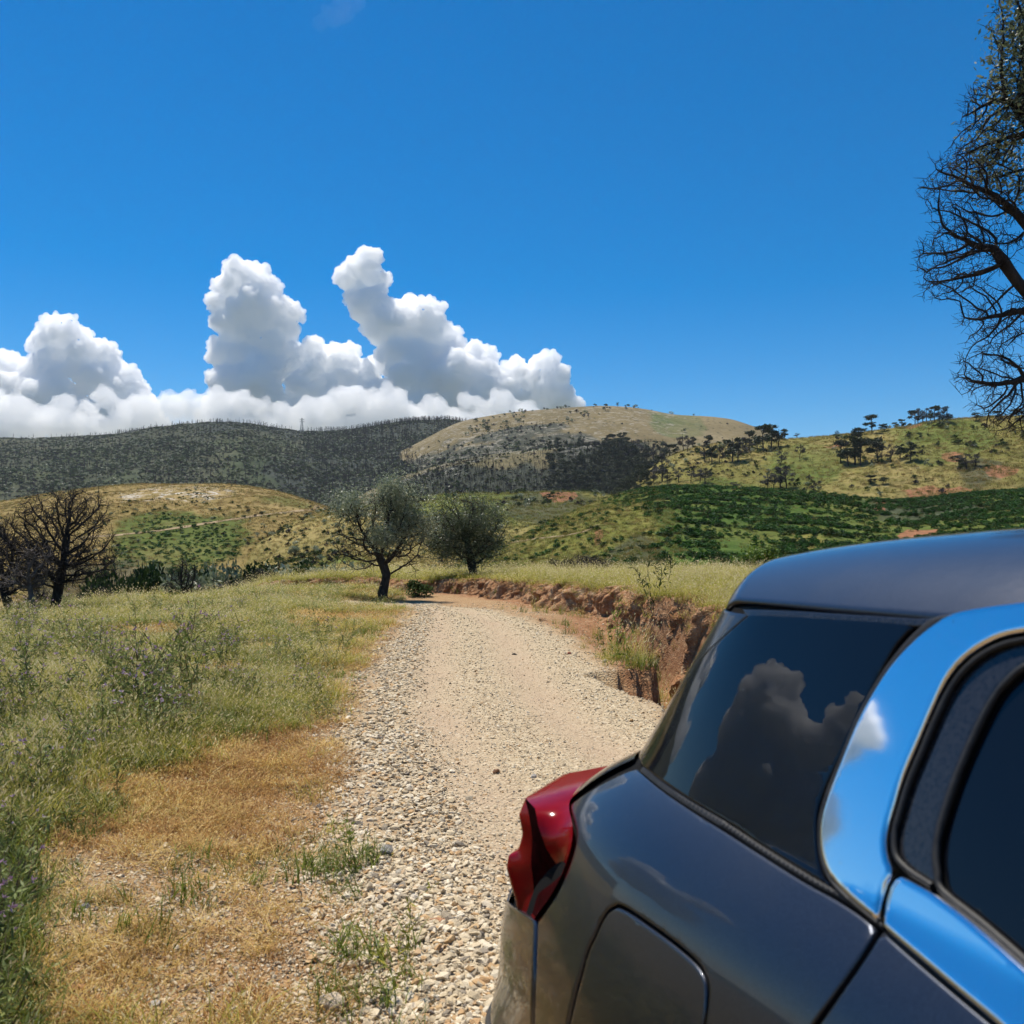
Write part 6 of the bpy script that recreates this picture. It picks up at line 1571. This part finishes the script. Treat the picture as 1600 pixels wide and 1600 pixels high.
PX_R = [ # px, base py, height px, width factor, scorched?, label
    (1364, 677, 30, 1, 0, 'tall dark pine standing alone on the right skyline'), (1384, 673, 13, 1.6, 0, 'low rounded pine just right of the lone skyline pine'), (1401, 669, 11, 1.6, 0, 'small pine between the lone skyline pine and the skyline grove'), (1412, 666, 13, 1.4, 0, 'small leaning pine left of the skyline grove'),
    (1247, 683, 10, 1.2, 1, 'tiny pine on the saddle of the right skyline'), (1310, 679, 8, 1.2, 1, 'smallest pine on the skyline left of the lone tall one'), (1342, 692, 27, 1.3, 0, 'dark pine breaking the skyline left of the lone tall one'),
    (1530, 656, 14, 1.6, 0, 'squat pine on the skyline behind the bare twigs'), (1562, 654, 13, 1.8, 0, 'squat pine on the skyline near the picture edge'), (1596, 653, 18, 1.6, 0, 'pine on the skyline cut by the right picture edge'),
    (1316, 724, 36, 1, 0, None), (1326, 728, 30, 1.2, 0, None), (1336, 726, 46, 1.1, 0, None), (1348, 726, 40, 1, 0, None), (1372, 723, 42, .9, 0, None), (1381, 721, 25, 1, 1, None), (1394, 723, 30, .8, 1, None), (1408, 717, 25, 1.1, 0, None), (1426, 721, 31, 1.1, 0, 'dark pine at the right end of the slope row'),
    (1222, 728, 24, 1.1, 1, None), (1252, 716, 25, .9, 1, None), (1362, 756, 14, 1.8, 0, 'low dark pine bush at the foot of the ridge'), (1381, 757, 13, 1.6, 0, None), (1512, 732, 24, 1.6, 1, 'broad scorched pine on the slope above the red scar'), (1526, 728, 20, 1.6, 1, None), (1500, 728, 18, 1.4, 0, None),
    (998, 688, 16, 1, 0, None), (1030, 682, 11, 1.3, 0, None), (1048, 684, 18, 1.2, 0, None), (1056, 683, 17, 1, 0, None), (1084, 682, 17, 1.2, 0, None), (1110, 684, 16, 1.2, 0, None), (1068, 705, 29, .9, 1, None), (1076, 705, 26, 1, 1, None), (1102, 722, 34, 1, 1, None), (1114, 724, 31, 1.1, 0, None), (1126, 722, 22, 1, 1, None),
    (1145, 722, 40, 1.1, 0, None), (1156, 721, 36, 1.1, 1, None), (1166, 708, 26, 1, 1, None), (1173, 702, 29, 1, 0, None), (1184, 704, 24, 1, 1, None), (1195, 706, 42, 1.1, 0, None), (1206, 700, 37, 1.2, 0, None), (1218, 698, 30, 1.2, 0, None), (1228, 684, 15, 1.3, 0, None),
    (1034, 753, 46, .9, 1, 'tallest scorched pine in the lower row above the terraced slope'), (1022, 756, 28, 1, 1, None), (1043, 754, 22, 1, 1, None), (1061, 754, 25, 1, 1, None), (1081, 754, 24, 1, 1, None), (1095, 754, 26, 1.1, 1, None), (1103, 755, 25, 1.1, 1, None), (1148, 763, 13, 1.6, 1, None),
    (1200, 766, 28, 1, 1, None), (1210, 766, 31, 1.1, 1, None), (1220, 765, 36, 1.1, 1, None), (1228, 764, 36, 1.1, 1, None)]
for (px, py, h, wd, sc, lab) in PX_R:
    P_ = hill_pix(H3, px, py); k = int(rng.integers(4, 7)) if sc else int(rng.integers(0, 4))
    g = 'skyline pines' if py < 694 and px > 1240 else ('slope pines right' if px > 1300 else ('lower row pines' if py > 745 else 'slope pines centre'))
    base = {'skyline pines': 'pine on the right skyline', 'slope pines right': 'pine in the row across the slope of the right ridge', 'lower row pines': 'scorched pine in the lower row above the terraced slope', 'slope pines centre': 'pine on the ridge below the rocky summit'}[g]
    if lab is None and g in ('slope pines right', 'slope pines centre'): base = ('scorched grey ' if sc else 'dark green ') + base
    pine(P_ - np.array([0, 0, .2]), h / FPX * P_[1] * 1.05, k, lab or base, g, wd * 1.3)
for k in range(9):
    px = 1432 + 6.5 * k; P_ = hill_pix(H3, px, 659); pine(P_ - np.array([0, 0, .3]), rng.uniform(20, 28) / FPX * P_[1], int(rng.choice([0, 1, 4, 5, 6])), 'pine in the dense round grove on the right skyline', 'skyline grove', 1.3)
for k in range(14):
    px = 960 + 85 * (k + rng.random()) / 14; P_ = hill_pix(H3b, px, rng.uniform(712, 726)); pine(P_, rng.uniform(22, 32) / FPX * P_[1], int(rng.integers(0, 7)), 'pine in the dark belt on the wooded spur', 'pine belt on the spur', 1.0)
for (px, py, h) in [(760, 703, 9), (790, 699, 12), (832, 698, 14), (858, 699, 13), (872, 698, 15), (886, 697, 11), (905, 698, 12), (918, 698, 8)]:
    P_ = hill_pix(H3b, px, py + 3); pine(P_, h / FPX * P_[1] * 1.2, int(rng.integers(0, 4)), 'dark pine in the row along the crest of the wooded spur', 'spur crest pines', 1.2)
for (px, py, h, lab) in [(947, 641, 9, 'lone pine below the top of the rocky summit'), (966, 635, 6, 'small pine on the very top of the rocky summit'), (920, 652, 6, 'small pine left of the lone one on the rocky summit')]:
    P_ = hill_pix(H4, px, py); pine(P_, h / FPX * P_[1] * 1.2, 1, lab, 'summit pines', 1.3)
# burnt wood on the far slopes
def burnt(name, H, n, prob, hm, label):
    px = rng.uniform(max(-60, H['pxs'][0]), min(1660, H['pxs'][-1]), n); t = rng.uniform(.02, 1.0, n); m = rng.random(n) < prob(px, t)
    P = hill_at(H, px[m], t[m]); s = rng.uniform(*hm, len(P)); return scatter(name, P, sticks, np.stack([s * 1.1, s * 1.1, s], -1), label=label, cat='wood')
burnt('burnt_wood', H5, 16000, lambda p, t: np.clip(1.1 * blob(p, t, 620, .7, 130, .5) + 1.0 * (t > .965) * (p > 180) + .45 * blob(p, t, 330, .95, 170, .12) + .15, 0, 1) * np.clip((nz(p, t, .03, 12, 12) - .3) * 4, .15, 1), (4.5, 8.5), 'burnt leafless wood on the dark ridge')
burnt('burnt_wood', H4, 14000, lambda p, t: np.clip(blob(p, t, 600, .45, 120, .3) + .9 * blob(p, t, 830, .5, 150, .1) + .7 * blob(p, t, 815, .74, 70, .05), 0, 1), (2.0, 3.8), 'bands of burnt wood on the rocky summit flank')
burnt('burnt_wood', H3b, 24000, lambda p, t: np.clip(blob(p, t, 930, .42, 115, .5) * .9 + blob(p, t, 690, .38, 115, .42), 0, 1), (1.5, 3.2), 'burnt wood standing on the spur')
slope_scrub('burnt_scrub', H3b, 6000, lambda p, t: np.clip(blob(p, t, 690, .38, 120, .42) + .6 * blob(p, t, 930, .42, 120, .5), 0, 1), 1.0, 2.6, 'burnt scrub between the trunks on the spur', [small_b[3], small_b[0]])
slope_scrub('burnt_scrub', H4, 5000, lambda p, t: np.clip(blob(p, t, 600, .45, 130, .32) + .9 * blob(p, t, 830, .5, 150, .12) + .7 * blob(p, t, 815, .74, 70, .06), 0, 1), 1.4, 3.4, 'burnt scrub in bands on the rocky summit flank', [small_b[3], small_b[0]])
far_pines = [p_[0] for p_ in PINES[:3]]
px = rng.uniform(850, 1010, 900); t = rng.uniform(.05, .85, 900); m = rng.random(900) < sstep(.35, .7, blob(px, t, 935 + 40 * (t - .4), .36, 85, .42, .8) + (nz(px, t, .03, 8, 15) - .5) * 1.2) * .75
P = hill_at(H3b, px[m], t[m]); s = rng.uniform(5, 9, len(P)); scatter('pine_wood', P, far_pines, np.stack([s * 1.2, s * 1.2, s], -1), label='dark pine wood covering the face of the spur', cat='wood')
px = rng.uniform(955, 1050, 260); t = rng.uniform(.25, .98, 260); m = rng.random(260) < sstep(1050, 965, px) * .8
P = hill_at(H3, px[m], t[m]); s = rng.uniform(3.5, 6.5, len(P)); scatter('pine_wood', P, far_pines, np.stack([s * 1.2, s * 1.2, s], -1), label='dark pine wood at the near end of the pine ridge', cat='wood')

# ---------------------------------------------------------------- pylon on the ridge
def make_pylon():
    P_ = hill_pix(H5, 470, 676); h = 21.0
    root = empty('power_pylon', tuple(P_), .4, 'thin lattice power pylon on the dark ridge under the clouds', 'pylon')
    b = NB('galvanised_steel'); n_ = b.noise(1.5, 3); b.bsdf(b.ramp(n_, [(.3, (.16, .17, .18)), (.7, (.28, .29, .30))]), .6, .5); m_ = b.m
    def bars(name, segs, r):
        Vs = []; Fs = []
        for a, e in segs:
            a = np.array(a, float); e = np.array(e, float); d = e - a; d /= np.linalg.norm(d); s = np.cross(d, [.3, .5, .81]); s /= np.linalg.norm(s); c = np.cross(d, s); o = len(Vs)
            for q in (a, e):
                for (i, j) in ((1, 1), (-1, 1), (-1, -1), (1, -1)): Vs.append(q + (s * i + c * j) * r)
            Fs += [(o, o + 1, o + 5, o + 4), (o + 1, o + 2, o + 6, o + 5), (o + 2, o + 3, o + 7, o + 6), (o + 3, o, o + 4, o + 7)]
        obj(name, mesh_np(name, np.array(Vs), np.array(Fs), m_, False), root)
    w = lambda z: 2.0 * (1 - z / h) + .25
    for (i, j) in ((1, 1), (-1, 1), (-1, -1), (1, -1)): bars('leg', [((i * w(0), j * w(0), 0), (i * w(h), j * w(h), h))], .17)
    br_ = []; zs = np.linspace(0, h, 8)
    for z0, z1 in zip(zs[:-1], zs[1:]):
        for s in (1, -1): br_ += [((w(z0), s * w(z0), z0), (-w(z1), s * w(z1), z1)), ((s * w(z0), -w(z0), z0), (s * w(z1), w(z1), z1))]
    bars('bracing', br_, .09)
    for z_ in (15.5, 18.5): bars('crossarm', [((-3.6, 0, z_), (3.6, 0, z_)), ((-3.6, 0, z_), (0, 0, z_ + 1.2)), ((3.6, 0, z_), (0, 0, z_ + 1.2))], .13)
make_pylon()

# ================================================================ the air between the hills
bm = bmesh.new(); bmesh.ops.create_cube(bm, size=1.0); me = bpy.data.meshes.new('haze'); bm.to_mesh(me); bm.free()
b = NB('thin_air'); v = b.n('ShaderNodeVolumePrincipled'); v.inputs['Color'].default_value = (.80, .88, 1, 1); v.inputs['Density'].default_value = 6.0e-5; v.inputs['Anisotropy'].default_value = .1
b.link(v.outputs[0], b.out.inputs['Volume']); me.materials.append(b.m)
zlo = float(GZ.min()) - 1.5; ztop = 275.0
o = obj('haze', me, None, (0, 0, (zlo + ztop) / 2)); o.scale = (18600, 18600, ztop - zlo)
tag(o, 'thin blue air that softens the far hills', None, None, 'stuff')
